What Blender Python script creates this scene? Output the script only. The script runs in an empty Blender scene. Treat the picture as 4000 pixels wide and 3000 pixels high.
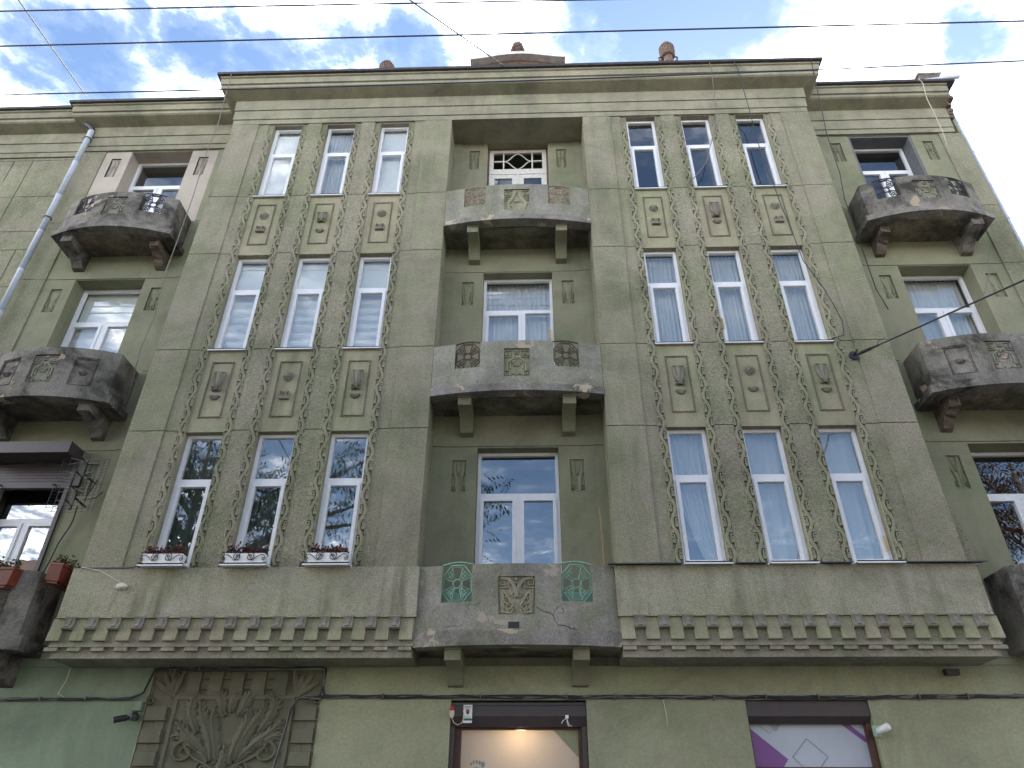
import bpy, math, random
from mathutils import Vector, Matrix
random.seed(7)
S = bpy.context.scene
C = S.collection
R = math.radians
# ------------------------------------------------------------------ camera
cam_d = bpy.data.cameras.new('camera'); cam = bpy.data.objects.new('camera', cam_d); C.objects.link(cam)
cam_d.sensor_fit = 'HORIZONTAL'; cam_d.sensor_width = 36.0; cam_d.lens = 36.0*2773/4000
cam_d.clip_start = 0.05; cam_d.clip_end = 3000
XR = Vector((0.99953881, 0.03010256, 0.00400054)); DN = Vector((-0.01307466, 0.54550529, -0.83800539)); FW = Vector((-0.02740843, 0.8375666, 0.54564729))
m3 = Matrix((XR, -DN, -FW)).transposed()
cam.matrix_world = Matrix.Translation((0, -9.2, 1.6)) @ m3.to_4x4()
S.camera = cam
# ------------------------------------------------------------------ exposure
S.view_settings.view_transform = 'Standard'; S.view_settings.look = 'None'
S.view_settings.exposure = 2.3; S.view_settings.gamma = 1.0; S.view_settings.use_curve_mapping = False
# ------------------------------------------------------------------ sky and sun
SUN_EL, SUN_AZ = R(32), R(20)          # behind the house, veiled by cloud
W = bpy.data.worlds.new('World'); S.world = W; W.use_nodes = True
nt = W.node_tree; nt.nodes.clear()
def N(tree, typ, **kw):
    n = tree.nodes.new(typ)
    for k, v in kw.items():
        if k.startswith('i_'):
            key = k[2:]; key = int(key) if key.isdigit() else key.replace('_', ' ')
            n.inputs[key].default_value = v
        else: setattr(n, k, v)
    return n
def math_n(tree, op, a, b=None, c=None, clamp=False):
    n = tree.nodes.new('ShaderNodeMath'); n.operation = op; n.use_clamp = clamp
    for i, x in enumerate((a, b, c)):
        if x is None: continue
        if isinstance(x, (int, float)): n.inputs[i].default_value = x
        else: tree.links.new(x, n.inputs[i])
    return n.outputs[0]
def ramp(tree, fac, stops, interp='LINEAR'):
    n = tree.nodes.new('ShaderNodeValToRGB'); e = n.color_ramp.elements; n.color_ramp.interpolation = interp
    while len(e) < len(stops): e.new(0.5)
    for el, (p, c) in zip(e, stops):
        el.position = p; el.color = (c, c, c, 1) if isinstance(c, (int, float)) else (*c, 1)
    tree.links.new(fac, n.inputs[0]); return n.outputs[0]
def mixc(tree, fac, a, b, mode='MIX'):
    n = tree.nodes.new('ShaderNodeMix'); n.data_type = 'RGBA'; n.blend_type = mode
    for k, x in ((0, fac), (6, a), (7, b)):
        if isinstance(x, (int, float)): n.inputs[k].default_value = x
        elif isinstance(x, tuple): n.inputs[k].default_value = (*x, 1)
        else: tree.links.new(x, n.inputs[k])
    return n.outputs[2]
out = N(nt, 'ShaderNodeOutputWorld')
sky = N(nt, 'ShaderNodeTexSky', sky_type='NISHITA', sun_disc=False, sun_elevation=SUN_EL, sun_rotation=SUN_AZ, altitude=200, air_density=1.0, dust_density=0.4, ozone_density=2.0)
SKY_STRENGTH = 0.066
tc = N(nt, 'ShaderNodeTexCoord'); sep = N(nt, 'ShaderNodeSeparateXYZ'); nt.links.new(tc.outputs['Generated'], sep.inputs[0])
zc = math_n(nt, 'MAXIMUM', sep.outputs[2], 0.06)
px = math_n(nt, 'DIVIDE', sep.outputs[0], zc); py = math_n(nt, 'DIVIDE', sep.outputs[1], zc)
pv = N(nt, 'ShaderNodeCombineXYZ'); nt.links.new(px, pv.inputs[0]); nt.links.new(py, pv.inputs[1])   # the cloud deck as a plane overhead
nw = N(nt, 'ShaderNodeTexNoise', i_Scale=11.0, i_Detail=6.0, i_Roughness=0.6); nt.links.new(pv.outputs[0], nw.inputs['Vector'])
wv = N(nt, 'ShaderNodeVectorMath', operation='MULTIPLY_ADD'); nt.links.new(nw.outputs['Color'], wv.inputs[0]); wv.inputs[1].default_value = (.17, .17, 0); nt.links.new(pv.outputs[0], wv.inputs[2])
wo = N(nt, 'ShaderNodeVectorMath', operation='ADD'); nt.links.new(wv.outputs[0], wo.inputs[0]); wo.inputs[1].default_value = (-.085, -.085, 0)
n1 = N(nt, 'ShaderNodeTexNoise', i_Scale=7.0, i_Detail=9.0, i_Roughness=0.62, i_Distortion=0.25); nt.links.new(pv.outputs[0], n1.inputs['Vector'])
n2 = N(nt, 'ShaderNodeTexNoise', i_Scale=26.0, i_Detail=9.0, i_Roughness=0.66); nt.links.new(pv.outputs[0], n2.inputs['Vector'])
HOLES = [(-.66, .61, .065, 1.05), (-.634, .553, .03, .8), (-.786, .621, .03, .8), (-.76, .655, .025, .7), (-.56, .55, .03, .85), (-.476, .6, .04, 1), (-.424, .631, .036, .95),
         (-.363, .618, .03, .8), (-.305, .606, .03, .9), (-.25, .58, .032, .9), (-.177, .601, .03, .95), (-.178, .555, .02, .6), (-.12, .581, .02, .7),
         (.207, .562, .075, 1.6), (.13, .588, .02, .7), (.265, .616, .034, 1.3), (.658, .609, .030, 1.3), (.632, .588, .016, .9),
         (.85, -1.7, 1.2, 1.0), (-.1, -1.2, .22, .5)]
acc = None
for hx, hy, hr, ha in HOLES:                        # gaps in the cloud deck
    d = N(nt, 'ShaderNodeVectorMath', operation='DISTANCE'); nt.links.new(wo.outputs[0], d.inputs[0]); d.inputs[1].default_value = (hx, hy, 0)
    m = N(nt, 'ShaderNodeMapRange', interpolation_type='SMOOTHSTEP'); nt.links.new(d.outputs['Value'], m.inputs[0])
    m.inputs[1].default_value = hr*3.5; m.inputs[2].default_value = 0; m.inputs[3].default_value = 0; m.inputs[4].default_value = ha
    acc = m.outputs[0] if acc is None else math_n(nt, 'MAXIMUM', acc, m.outputs[0])
cov = math_n(nt, 'ADD', math_n(nt, 'MULTIPLY', n1.outputs[0], 1.5), math_n(nt, 'MULTIPLY', n2.outputs[0], 0.38))
cov = math_n(nt, 'SUBTRACT', math_n(nt, 'SUBTRACT', cov, 0.12), math_n(nt, 'MULTIPLY', acc, 0.80))
mask = ramp(nt, cov, [(0.02, 0), (0.22, .012), (0.36, .05), (0.52, .2), (0.66, .6), (0.84, 1)])
shade = ramp(nt, n1.outputs[0], [(0.3, (1.0, 1.04, 1.12)), (0.62, (1.35, 1.35, 1.36))])
skyc = mixc(nt, 1.0, sky.outputs[0], (SKY_STRENGTH*1.0,)*3, 'MULTIPLY')
elev = ramp(nt, sep.outputs[2], [(0.0, .9), (0.45, 1.55), (1.0, 2.9)])      # overcast decks are brighter overhead
final = mixc(nt, mask, skyc, mixc(nt, 1.0, shade, elev, 'MULTIPLY'))
bg = N(nt, 'ShaderNodeBackground', i_Strength=1.0); nt.links.new(final, bg.inputs[0]); nt.links.new(bg.outputs[0], out.inputs[0])
sun_d = bpy.data.lights.new('sun', 'SUN'); sun = bpy.data.objects.new('sun', sun_d); C.objects.link(sun)
sun_d.energy = 1.2; sun_d.angle = R(12); sun_d.color = (1.0, .95, .88)
sd = Vector((math.sin(SUN_AZ)*math.cos(SUN_EL), math.cos(SUN_AZ)*math.cos(SUN_EL), math.sin(SUN_EL)))
sun.rotation_euler = sd.to_track_quat('Z', 'Y').to_euler()
# ------------------------------------------------------------------ materials
def pos_node(t):
    return N(t, 'ShaderNodeNewGeometry').outputs['Position']
def scaled(t, vec, s):
    n = N(t, 'ShaderNodeVectorMath', operation='MULTIPLY'); t.links.new(vec, n.inputs[0]); n.inputs[1].default_value = s; return n.outputs[0]
def noise(t, vec, scale, detail=4, rough=.55, dist=0.0):
    n = N(t, 'ShaderNodeTexNoise', i_Scale=scale, i_Detail=float(detail), i_Roughness=rough, i_Distortion=dist); t.links.new(vec, n.inputs['Vector']); return n.outputs[0]
def new_mat(name):
    m = bpy.data.materials.new(name); m.use_nodes = True; t = m.node_tree
    b = t.nodes['Principled BSDF']; return m, t, b
def bump(t, b, h, strength, dist):
    n = N(t, 'ShaderNodeBump', i_Strength=strength, i_Distance=dist); t.links.new(h, n.inputs['Height']); t.links.new(n.outputs[0], b.inputs['Normal'])
def simple(name, col, rough=.6, var=.12, metal=0.0, bs=0.0, nscale=9.0):
    m, t, b = new_mat(name); p = pos_node(t)
    f = noise(t, p, nscale, 5)
    c = mixc(t, ramp(t, f, [(.3, 0), (.7, 1)]), tuple(x*(1-var) for x in col), tuple(min(1, x*(1+var)) for x in col))
    t.links.new(c, b.inputs['Base Color']); b.inputs['Roughness'].default_value = rough; b.inputs['Metallic'].default_value = metal
    if bs: bump(t, b, noise(t, p, 60, 4), bs, .004)
    return m
def stucco(name, green, beige, bias=.5, rough_scale=55, bstr=.7, bdist=.012, stain=.5, soot=0.0, patch=0.0, patchcol=(.5, .42, .3), speck=.35, hi=(.43, .41, .285)):
    """painted lime render: green and bare beige patches, rain streaks, grit; soot and bare patches on request"""
    m, t, b = new_mat(name); p = pos_node(t)
    big = noise(t, p, .8, 6, .62, .5); mid = noise(t, p, 4.5, 5, .6)
    f = math_n(t, 'ADD', math_n(t, 'MULTIPLY', big, .75), math_n(t, 'MULTIPLY', mid, .25))
    col = mixc(t, ramp(t, f, [(bias-.06, 1), (bias+.07, 0)]), beige, green)
    v = noise(t, p, 2.3, 5, .6)
    col = mixc(t, ramp(t, v, [(.35, 0), (.7, .55)]), col, hi)
    col = mixc(t, 1.0, col, ramp(t, noise(t, p, .55, 7, .68, .8), [(.34, .74), (.5, .98), (.66, 1.1)]), 'MULTIPLY')
    cg = noise(t, p, rough_scale*.3, 4, .65)
    col = mixc(t, 1.0, col, ramp(t, cg, [(.3, 1-speck*.3), (.52, 1.0), (.72, 1+speck*.1)]), 'MULTIPLY')
    grit = noise(t, p, rough_scale, 5, .6)
    col = mixc(t, 1.0, col, ramp(t, grit, [(.32, 1-speck), (.6, 1.0), (.75, 1+speck*.35)]), 'MULTIPLY')
    st = noise(t, scaled(t, p, (3.2, 3.2, .42)), 1.0, 7, .65)
    gate = noise(t, p, .9, 3)
    sm = math_n(t, 'MULTIPLY', ramp(t, st, [(.51, 0), (.71, 1)]), ramp(t, gate, [(.38, .15), (.6, 1)]))
    col = mixc(t, math_n(t, 'MULTIPLY', sm, stain), col, tuple(x*.42 for x in green))
    pal = noise(t, scaled(t, p, (4.6, 4.6, .5)), 1.0, 6, .6)
    col = mixc(t, math_n(t, 'MULTIPLY', ramp(t, pal, [(.56, 0), (.72, 1)]), stain*.55), col, hi)
    if soot:
        so = noise(t, p, 1.7, 9, .7, .4)
        col = mixc(t, math_n(t, 'MULTIPLY', ramp(t, so, [(.46, 0), (.62, 1)]), soot), col, (.035, .032, .03))
    if patch:
        pa = noise(t, p, 1.9, 7, .6, .6)
        pm = ramp(t, pa, [(1-patch, 0), (1-patch+.012, 1)])
        col = mixc(t, pm, col, patchcol)
    t.links.new(col, b.inputs['Base Color']); b.inputs['Roughness'].default_value = .93; b.inputs['Specular IOR Level'].default_value = .2
    h = math_n(t, 'ADD', grit, math_n(t, 'MULTIPLY', cg, 1.2))
    if patch: h = math_n(t, 'SUBTRACT', h, math_n(t, 'MULTIPLY', pm, .8))
    bump(t, b, h, bstr, bdist)
    return m
GREEN, BEIGE = (.29, .302, .19), (.38, .342, .265)
M = {}
M['rough'] = stucco('rough_cast_green', GREEN, BEIGE, .49, 62, 1.0, .025, .5, speck=.48)
M['apron'] = stucco('rough_cast_streaked', (.41, .412, .27), (.50, .455, .35), .5, 62, 1.0, .025, 1.0, speck=.45, hi=(.5, .48, .385))
M['smooth'] = stucco('smooth_green_render', (.20, .217, .13), (.25, .24, .165), .45, 40, .25, .004, .28, speck=.12, hi=(.26, .27, .18))
M['panel'] = stucco('smooth_panel_render', (.265, .278, .162), (.335, .298, .208), .49, 40, .3, .004, .6, speck=.22)
M['frieze'] = stucco('cornice_render', (.20, .213, .14), (.26, .245, .185), .42, 40, .35, .006, .3, speck=.2)
M['carved'] = stucco('carved_plaster', (.255, .26, .172), (.318, .288, .222), .52, 50, .35, .004, .5, speck=.25)
M['ground'] = stucco('ground_floor_render', (.30, .335, .205), (.345, .345, .225), .42, 30, .3, .005, .22, speck=.16, hi=(.36, .38, .26))
M['mint'] = stucco('mint_green_paint', (.225, .295, .205), (.23, .285, .2), .45, 30, .3, .005, .1, speck=.1, hi=(.245, .315, .22))
M['relief_dark'] = stucco('olive_relief_plaster', (.152, .155, .108), (.185, .175, .125), .45, 40, .3, .004, .3, speck=.12, hi=(.19, .178, .128))
M['concrete'] = stucco('bare_balcony_render', (.26, .262, .185), (.345, .318, .295), .56, 45, .5, .007, .5, soot=.22, patch=.37, patchcol=(.37, .32, .255), hi=(.40, .375, .345))
M['soot'] = stucco('sooty_balcony_render', (.215, .206, .168), (.31, .282, .255), .52, 45, .6, .01, .6, soot=.9, patch=.35, patchcol=(.34, .28, .2), hi=(.24, .22, .2))
M['ornament'] = stucco('grey_cement_ornament', (.215, .208, .152), (.262, .238, .19), .5, 60, .4, .004, .3, soot=.25, speck=.2, hi=(.3, .28, .255))
M['peel'] = stucco('peeling_balcony_edge', (.24, .24, .18), (.335, .305, .282), .5, 45, .6, .01, .5, soot=.5, patch=.43, patchcol=(.42, .36, .275), hi=(.31, .285, .265))
M['dentil'] = stucco('streaked_apron_render', (.255, .262, .175), (.335, .30, .24), .49, 45, .4, .006, 1.0, speck=.35, hi=(.40, .385, .30))
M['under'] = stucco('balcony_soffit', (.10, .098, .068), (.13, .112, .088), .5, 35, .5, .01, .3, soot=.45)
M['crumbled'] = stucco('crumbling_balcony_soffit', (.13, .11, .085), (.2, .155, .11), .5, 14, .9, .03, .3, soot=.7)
M['beige'] = stucco('pale_beige_paint', (.42, .37, .31), (.43, .38, .325), .5, 40, .15, .003, .12, speck=.06, hi=(.45, .4, .34))
M['slate'] = simple('blue_grey_reveal_paint', (.125, .13, .14), .8)
M['warmrev'] = simple('brownish_reveal_render', (.25, .21, .175), .9, bs=.3)
M['white'] = simple('white_pvc', (.78, .79, .82), .32, .03)
M['oldwhite'] = simple('weathered_white_wood', (.62, .6, .55), .6, .12, bs=.2, nscale=20)
M['redwood'] = simple('reddish_bare_wood', (.17, .085, .055), .7, .3, nscale=18)
M['sill'] = simple('white_metal_sill', (.74, .75, .78), .4, .05)
M['flash'] = simple('dark_sheet_metal', (.06, .062, .066), .5, .3, .4)
M['roofm'] = simple('dark_roof_sheet', (.035, .03, .028), .6, .4, bs=.4)
M['brown'] = simple('brown_metal_shutter', (.058, .044, .045), .45, .1)
M['brown2'] = simple('red_brown_frame', (.075, .028, .016), .45, .25)
M['black'] = simple('black_iron', (.018, .017, .018), .5, .3)
M['skywire'] = simple('blue_black_wire', (.03, .034, .075), .5, .2)
M['cable'] = simple('black_cable', (.022, .023, .034), .55, .2)
M['wire'] = simple('grey_wire', (.16, .15, .13), .6, .2)
M['cream'] = simple('cream_cord', (.55, .5, .4), .7, .1)
M['rust'] = simple('rusty_brown_iron', (.075, .048, .032), .75, .4, bs=.3, nscale=30)
M['flaked'] = simple('flaked_pale_iron', (.26, .2, .15), .75, .5, bs=.3, nscale=40)
M['mintiron'] = simple('mint_painted_iron', (.2, .34, .25), .5, .2, nscale=30)
M['mintsheet'] = simple('mint_painted_sheet', (.28, .5, .38), .45, .06)
M['pipe'] = simple('galvanised_pipe', (.46, .51, .59), .55, .08, .1)
M['terra'] = simple('brown_terracotta', (.13, .085, .065), .85, .35, bs=.4, nscale=22)
M['stonew'] = simple('weathered_pale_stone', (.66, .63, .60), .85, .2, bs=.3)
M['brick'] = simple('exposed_red_brick', (.125, .098, .08), .9, .4, bs=.8, nscale=14)
M['pot'] = simple('brown_plastic', (.15, .035, .02), .4, .15)
M['leafd'] = simple('bronze_green_leaf', (.07, .042, .03), .6, .5, nscale=40)
M['leafg'] = simple('green_leaf', (.06, .08, .03), .6, .4, nscale=40)
M['red'] = simple('red_petal', (.42, .02, .025), .5, .2)
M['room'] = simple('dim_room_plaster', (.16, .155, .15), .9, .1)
M['brass'] = simple('yellow_brass', (.55, .38, .12), .4, .15, .3)
M['curtain'] = simple('white_curtain', (.8, .79, .78), .9, .03)
M['darkcurt'] = simple('grey_green_curtain', (.125, .145, .135), .9, .2, nscale=5)
M['blueplant'] = simple('pot_plant_leaf', (.05, .08, .05), .5, .3)
M['bamboo'] = simple('bamboo_cane', (.3, .17, .08), .6, .2)
M['signw'] = simple('white_sign_plastic', (.8, .8, .8), .4, .02)
M['signk'] = simple('dark_print', (.05, .045, .045), .5, .05)
M['signgold'] = simple('brown_gold_print', (.3, .17, .06), .5, .1)
M['signgreen'] = simple('green_print', (.02, .16, .06), .5, .1)
M['siren'] = simple('red_siren_plastic', (.45, .03, .03), .35, .1)
M['purple'] = simple('purple_print', (.21, .075, .28), .4, .04)
M['pgrey'] = simple('pale_grey_print', (.46, .5, .58), .4, .03)
M['dgrey'] = simple('grey_green_print', (.3, .35, .34), .4, .03)
M['lines'] = simple('thin_grey_print', (.26, .29, .32), .4, .03)
M['footblue'] = simple('grey_blue_print', (.2, .27, .3), .5, .03)
M['trunk'] = simple('grey_bark', (.09, .075, .06), .9, .3, bs=.8)
M['leaf1'] = simple('ash_leaf', (.05, .085, .03), .55, .35, nscale=3)
M['leaf2'] = simple('autumn_leaf', (.12, .07, .03), .55, .4, nscale=3)
M['asphalt'] = simple('asphalt', (.05, .05, .052), .9, .2, bs=.4, nscale=3)
M['paving'] = simple('paving_stone', (.08, .077, .073), .9, .2, bs=.3, nscale=2)
M['facade2'] = simple('ochre_facade', (.24, .2, .13), .9, .15, nscale=2)
M['facade3'] = simple('pale_grey_facade', (.22, .22, .21), .9, .15, nscale=2)
M['shopwall'] = simple('white_shop_wall', (.6, .58, .55), .9, .03)
M['winblk'] = simple('dark_window_glass', (.03, .035, .04), .08, .2)
def glass_mat(name, ior=1.9, tint=(.95, .97, .96)):
    m, t, b = new_mat(name); t.nodes.remove(b); o = t.nodes['Material Output']
    fr = N(t, 'ShaderNodeFresnel', i_IOR=ior); tr = N(t, 'ShaderNodeBsdfTransparent'); tr.inputs[0].default_value = (*tint, 1)
    gl = N(t, 'ShaderNodeBsdfGlossy', i_Roughness=0.0); gl.inputs[0].default_value = (1, 1, 1, 1)
    bp = N(t, 'ShaderNodeBump', i_Strength=.035, i_Distance=.02); t.links.new(noise(t, pos_node(t), 2.2, 2), bp.inputs['Height']); t.links.new(bp.outputs[0], gl.inputs['Normal'])
    front = math_n(t, 'SUBTRACT', 1.0, N(t, 'ShaderNodeNewGeometry').outputs['Backfacing'])       # one coated face per pane
    mx = N(t, 'ShaderNodeMixShader'); t.links.new(math_n(t, 'MULTIPLY', fr.outputs[0], front), mx.inputs[0]); t.links.new(tr.outputs[0], mx.inputs[1]); t.links.new(gl.outputs[0], mx.inputs[2])
    t.links.new(mx.outputs[0], o.inputs[0]); return m
M['glass'] = glass_mat('window_glass', 2.65)
M['glass_old'] = glass_mat('old_window_glass', 1.6)
def sheer_mat(name, alpha, col=(.85, .85, .86)):
    m, t, b = new_mat(name); t.nodes.remove(b); o = t.nodes['Material Output']
    tr = N(t, 'ShaderNodeBsdfTransparent'); df = N(t, 'ShaderNodeBsdfDiffuse'); df.inputs[0].default_value = (*col, 1); tl = N(t, 'ShaderNodeBsdfTranslucent'); tl.inputs[0].default_value = (*col, 1)
    a = N(t, 'ShaderNodeMixShader', i_0=.35); t.links.new(df.outputs[0], a.inputs[1]); t.links.new(tl.outputs[0], a.inputs[2])
    mx = N(t, 'ShaderNodeMixShader', i_0=alpha); t.links.new(tr.outputs[0], mx.inputs[1]); t.links.new(a.outputs[0], mx.inputs[2]); t.links.new(mx.outputs[0], o.inputs[0]); return m
M['sheer'] = sheer_mat('sheer_white_curtain', .9)
M['sheerblue'] = sheer_mat('thin_net_curtain', .74)
M['lace'] = sheer_mat('lace_hem', .8)
M['dormer'] = simple('dark_brown_dormer_boards', (.10, .062, .045), .85, .3)
M['frost'] = sheer_mat('frosted_film', .9, (.72, .64, .56))
# ------------------------------------------------------------------ mesh helpers
class MB:
    def __init__(s): s.v = []; s.f = []
    def add(s, vs, fs):
        o = len(s.v); s.v += [tuple(a) for a in vs]; s.f += [tuple(i+o for i in f) for f in fs]; return s
    def box(s, x0, x1, y0, y1, z0, z1):
        return s.add([(x0, y0, z0), (x1, y0, z0), (x1, y1, z0), (x0, y1, z0), (x0, y0, z1), (x1, y0, z1), (x1, y1, z1), (x0, y1, z1)],
                     [(0, 1, 5, 4), (1, 2, 6, 5), (2, 3, 7, 6), (3, 0, 4, 7), (4, 5, 6, 7), (3, 2, 1, 0)])
    def prism(s, poly, a, b, axis='y'):
        n = len(poly); mk = {'y': lambda p, d: (p[0], d, p[1]), 'x': lambda p, d: (d, p[0], p[1]), 'z': lambda p, d: (p[0], p[1], d)}[axis]
        return s.add([mk(p, a) for p in poly]+[mk(p, b) for p in poly],
                     [tuple(range(n)), tuple(range(2*n-1, n-1, -1))]+[(i, i+n, (i+1) % n+n, (i+1) % n) for i in range(n)])
    def tube(s, pts, r, n=6, cap=True):
        pts = [Vector(p) for p in pts]; vs = []; k = len(pts); rs = r if isinstance(r, (list, tuple)) else [r]*k
        prev = None
        for i, p in enumerate(pts):
            d = (pts[min(i+1, k-1)]-pts[max(i-1, 0)]).normalized()
            if prev is None: prev = d.orthogonal().normalized()
            u = (prev-d*prev.dot(d)).normalized(); w = d.cross(u); prev = u
            vs += [p+(u*math.cos(2*math.pi*j/n)+w*math.sin(2*math.pi*j/n))*rs[i] for j in range(n)]
        fs = [(i*n+j, i*n+(j+1) % n, (i+1)*n+(j+1) % n, (i+1)*n+j) for i in range(k-1) for j in range(n)]
        if cap: fs += [tuple(range(n))[::-1], tuple(range((k-1)*n, k*n))]
        return s.add(vs, fs)
    def sweep(s, path, w, h, y0=0.0):
        """raised half-round band along an (x,z) path on a wall facing -y"""
        k = len(path); ws = w if isinstance(w, (list, tuple)) else [w]*k; hs = h if isinstance(h, (list, tuple)) else [h]*k
        vs = []
        for i in range(k):
            ax, az = path[max(i-1, 0)]; bx, bz = path[min(i+1, k-1)]
            dx, dz = bx-ax, bz-az; L = math.hypot(dx, dz) or 1; nx, nz = -dz/L, dx/L
            for t, q in ((-1, 0), (-.72, .75), (0, 1), (.72, .75), (1, 0)):
                vs.append((path[i][0]+nx*t*ws[i], y0-hs[i]*q, path[i][1]+nz*t*ws[i]))
        fs = [(i*5+j, i*5+j+1, (i+1)*5+j+1, (i+1)*5+j) for i in range(k-1) for j in range(4)]
        fs += [(0, 1, 2, 3, 4), tuple(range((k-1)*5, k*5))[::-1]]
        return s.add(vs, fs)
    def band(s, path, w, h, y0=0.0):
        k = len(path); ws = w if isinstance(w, (list, tuple)) else [w]*k; vs = []
        for i in range(k):
            ax, az = path[max(i-1, 0)]; bx, bz = path[min(i+1, k-1)]
            dx, dz = bx-ax, bz-az; L = math.hypot(dx, dz) or 1; nx, nz = -dz/L, dx/L
            for t, q in ((-1, 0), (-.86, 1), (.86, 1), (1, 0)): vs.append((path[i][0]+nx*t*ws[i], y0-h*q, path[i][1]+nz*t*ws[i]))
        return s.add(vs, [(i*4+j, i*4+j+1, (i+1)*4+j+1, (i+1)*4+j) for i in range(k-1) for j in range(3)]+[(0, 1, 2, 3), tuple(range((k-1)*4, k*4))[::-1]])
    def dome(s, cx, cz, rx, rz, h, y0=0.0, n=8, lobes=0):
        vs = [(cx, y0-h, cz)]
        for q, hh in ((.55, .82), (1, 0)):
            for j in range(n):
                a = 2*math.pi*j/n; l = 1+(.14*math.cos(lobes*a) if lobes else 0)
                vs.append((cx+rx*q*l*math.cos(a), y0-h*hh, cz+rz*q*l*math.sin(a)))
        fs = [(0, 1+j, 1+(j+1) % n) for j in range(n)]+[(1+j, 1+n+j, 1+n+(j+1) % n, 1+(j+1) % n) for j in range(n)]
        return s.add(vs, fs)
    def lathe(s, prof, cx, cy, n=16):
        k = len(prof); vs = [(cx+r*math.cos(2*math.pi*j/n), cy+r*math.sin(2*math.pi*j/n), z) for r, z in prof for j in range(n)]
        return s.add(vs, [(i*n+j, i*n+(j+1) % n, (i+1)*n+(j+1) % n, (i+1)*n+j) for i in range(k-1) for j in range(n)]+[tuple(range((k-1)*n, k*n)), tuple(range(n))[::-1]])
    def mesh(s, name, mat, smooth=False):
        me = bpy.data.meshes.new(name); me.from_pydata(s.v, [], s.f); me.materials.append(M[mat] if isinstance(mat, str) else mat)
        if smooth: me.polygons.foreach_set('use_smooth', [True]*len(me.polygons))
        me.validate(); me.update(); return me
    def build(s, name, mat, parent=None, smooth=False, loc=(0, 0, 0), label=None):
        return put(s.mesh(name, mat, smooth), name, parent, loc, label)
    def moved(s, dx=0, dy=0, dz=0, mx=1):
        r = MB(); r.v = [(a*mx+dx, b+dy, c+dz) for a, b, c in s.v]; r.f = s.f[:]; return r
    def join(s, o): return s.add(o.v, o.f)
def put(me, name, parent=None, loc=(0, 0, 0), label=None):
    o = bpy.data.objects.new(name, me); C.objects.link(o); o.location = loc
    if parent: o.parent = parent
    if label: o['label'] = label
    return o
def thing(name, label, cat, loc=(0, 0, 0), group=None):
    o = bpy.data.objects.new(name, None); C.objects.link(o); o.location = loc; o.empty_display_size = .2
    return tag(o, label, cat, group)
def tag(o, label, cat, group=None):
    o['label'] = label; o['category'] = cat
    if group: o['group'] = group
    return o
def struct(o): o['kind'] = 'structure'; return o
def grid_wall(X0, X1, Z0, Z1, yd, rects, yb):
    """a rendered wall face at depth yd with rectangles set to other depths (None = opening); steps and reveals are real faces"""
    xs = sorted({round(v, 4) for v in [X0, X1]+[min(max(r[i], X0), X1) for r in rects for i in (0, 1)]})
    zs = sorted({round(v, 4) for v in [Z0, Z1]+[min(max(r[i], Z0), Z1) for r in rects for i in (2, 3)]})
    nx, nz = len(xs)-1, len(zs)-1
    D = [[yd]*nz for _ in range(nx)]
    for r in rects:
        for i in range(nx):
            if r[0]-1e-4 <= xs[i] and xs[i+1] <= r[1]+1e-4:
                for j in range(nz):
                    if r[2]-1e-4 <= zs[j] and zs[j+1] <= r[3]+1e-4: D[i][j] = r[4]
    m = MB(); dep = lambda v: yb if v is None else v
    def g(i, j): return dep(D[i][j]) if 0 <= i < nx and 0 <= j < nz else yb
    for i in range(nx):                            # fronts, merged up each column
        j = 0
        while j < nz:
            k = j
            while k+1 < nz and D[i][k+1] == D[i][j]: k += 1
            if D[i][j] is not None:
                y = D[i][j]; m.add([(xs[i], y, zs[j]), (xs[i+1], y, zs[j]), (xs[i+1], y, zs[k+1]), (xs[i], y, zs[k+1])], [(0, 1, 2, 3)])
            j = k+1
    for i in range(nx+1):
        for j in range(nz):
            a, b = g(i-1, j), g(i, j)
            if abs(a-b) > 1e-5: m.add([(xs[i], a, zs[j]), (xs[i], b, zs[j]), (xs[i], b, zs[j+1]), (xs[i], a, zs[j+1])], [(0, 1, 2, 3)])
    for j in range(nz+1):
        for i in range(nx):
            a, b = g(i, j-1), g(i, j)
            if abs(a-b) > 1e-5: m.add([(xs[i], a, zs[j]), (xs[i+1], a, zs[j]), (xs[i+1], b, zs[j]), (xs[i], b, zs[j])], [(0, 1, 2, 3)])
    return m
def spiral(cx, cz, r0, r1, a0, turns, n=14, dirn=1):
    return [(cx+(r0+(r1-r0)*i/n)*math.cos(a0+dirn*2*math.pi*turns*i/n), cz+(r0+(r1-r0)*i/n)*math.sin(a0+dirn*2*math.pi*turns*i/n)) for i in range(n+1)]
def bez(p0, p1, p2, p3, n=14):
    o = []
    for i in range(n+1):
        t = i/n; u = 1-t
        o.append(tuple(u**3*p0[k]+3*u*u*t*p1[k]+3*u*t*t*p2[k]+t**3*p3[k] for k in range(len(p0))))
    return o
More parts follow.
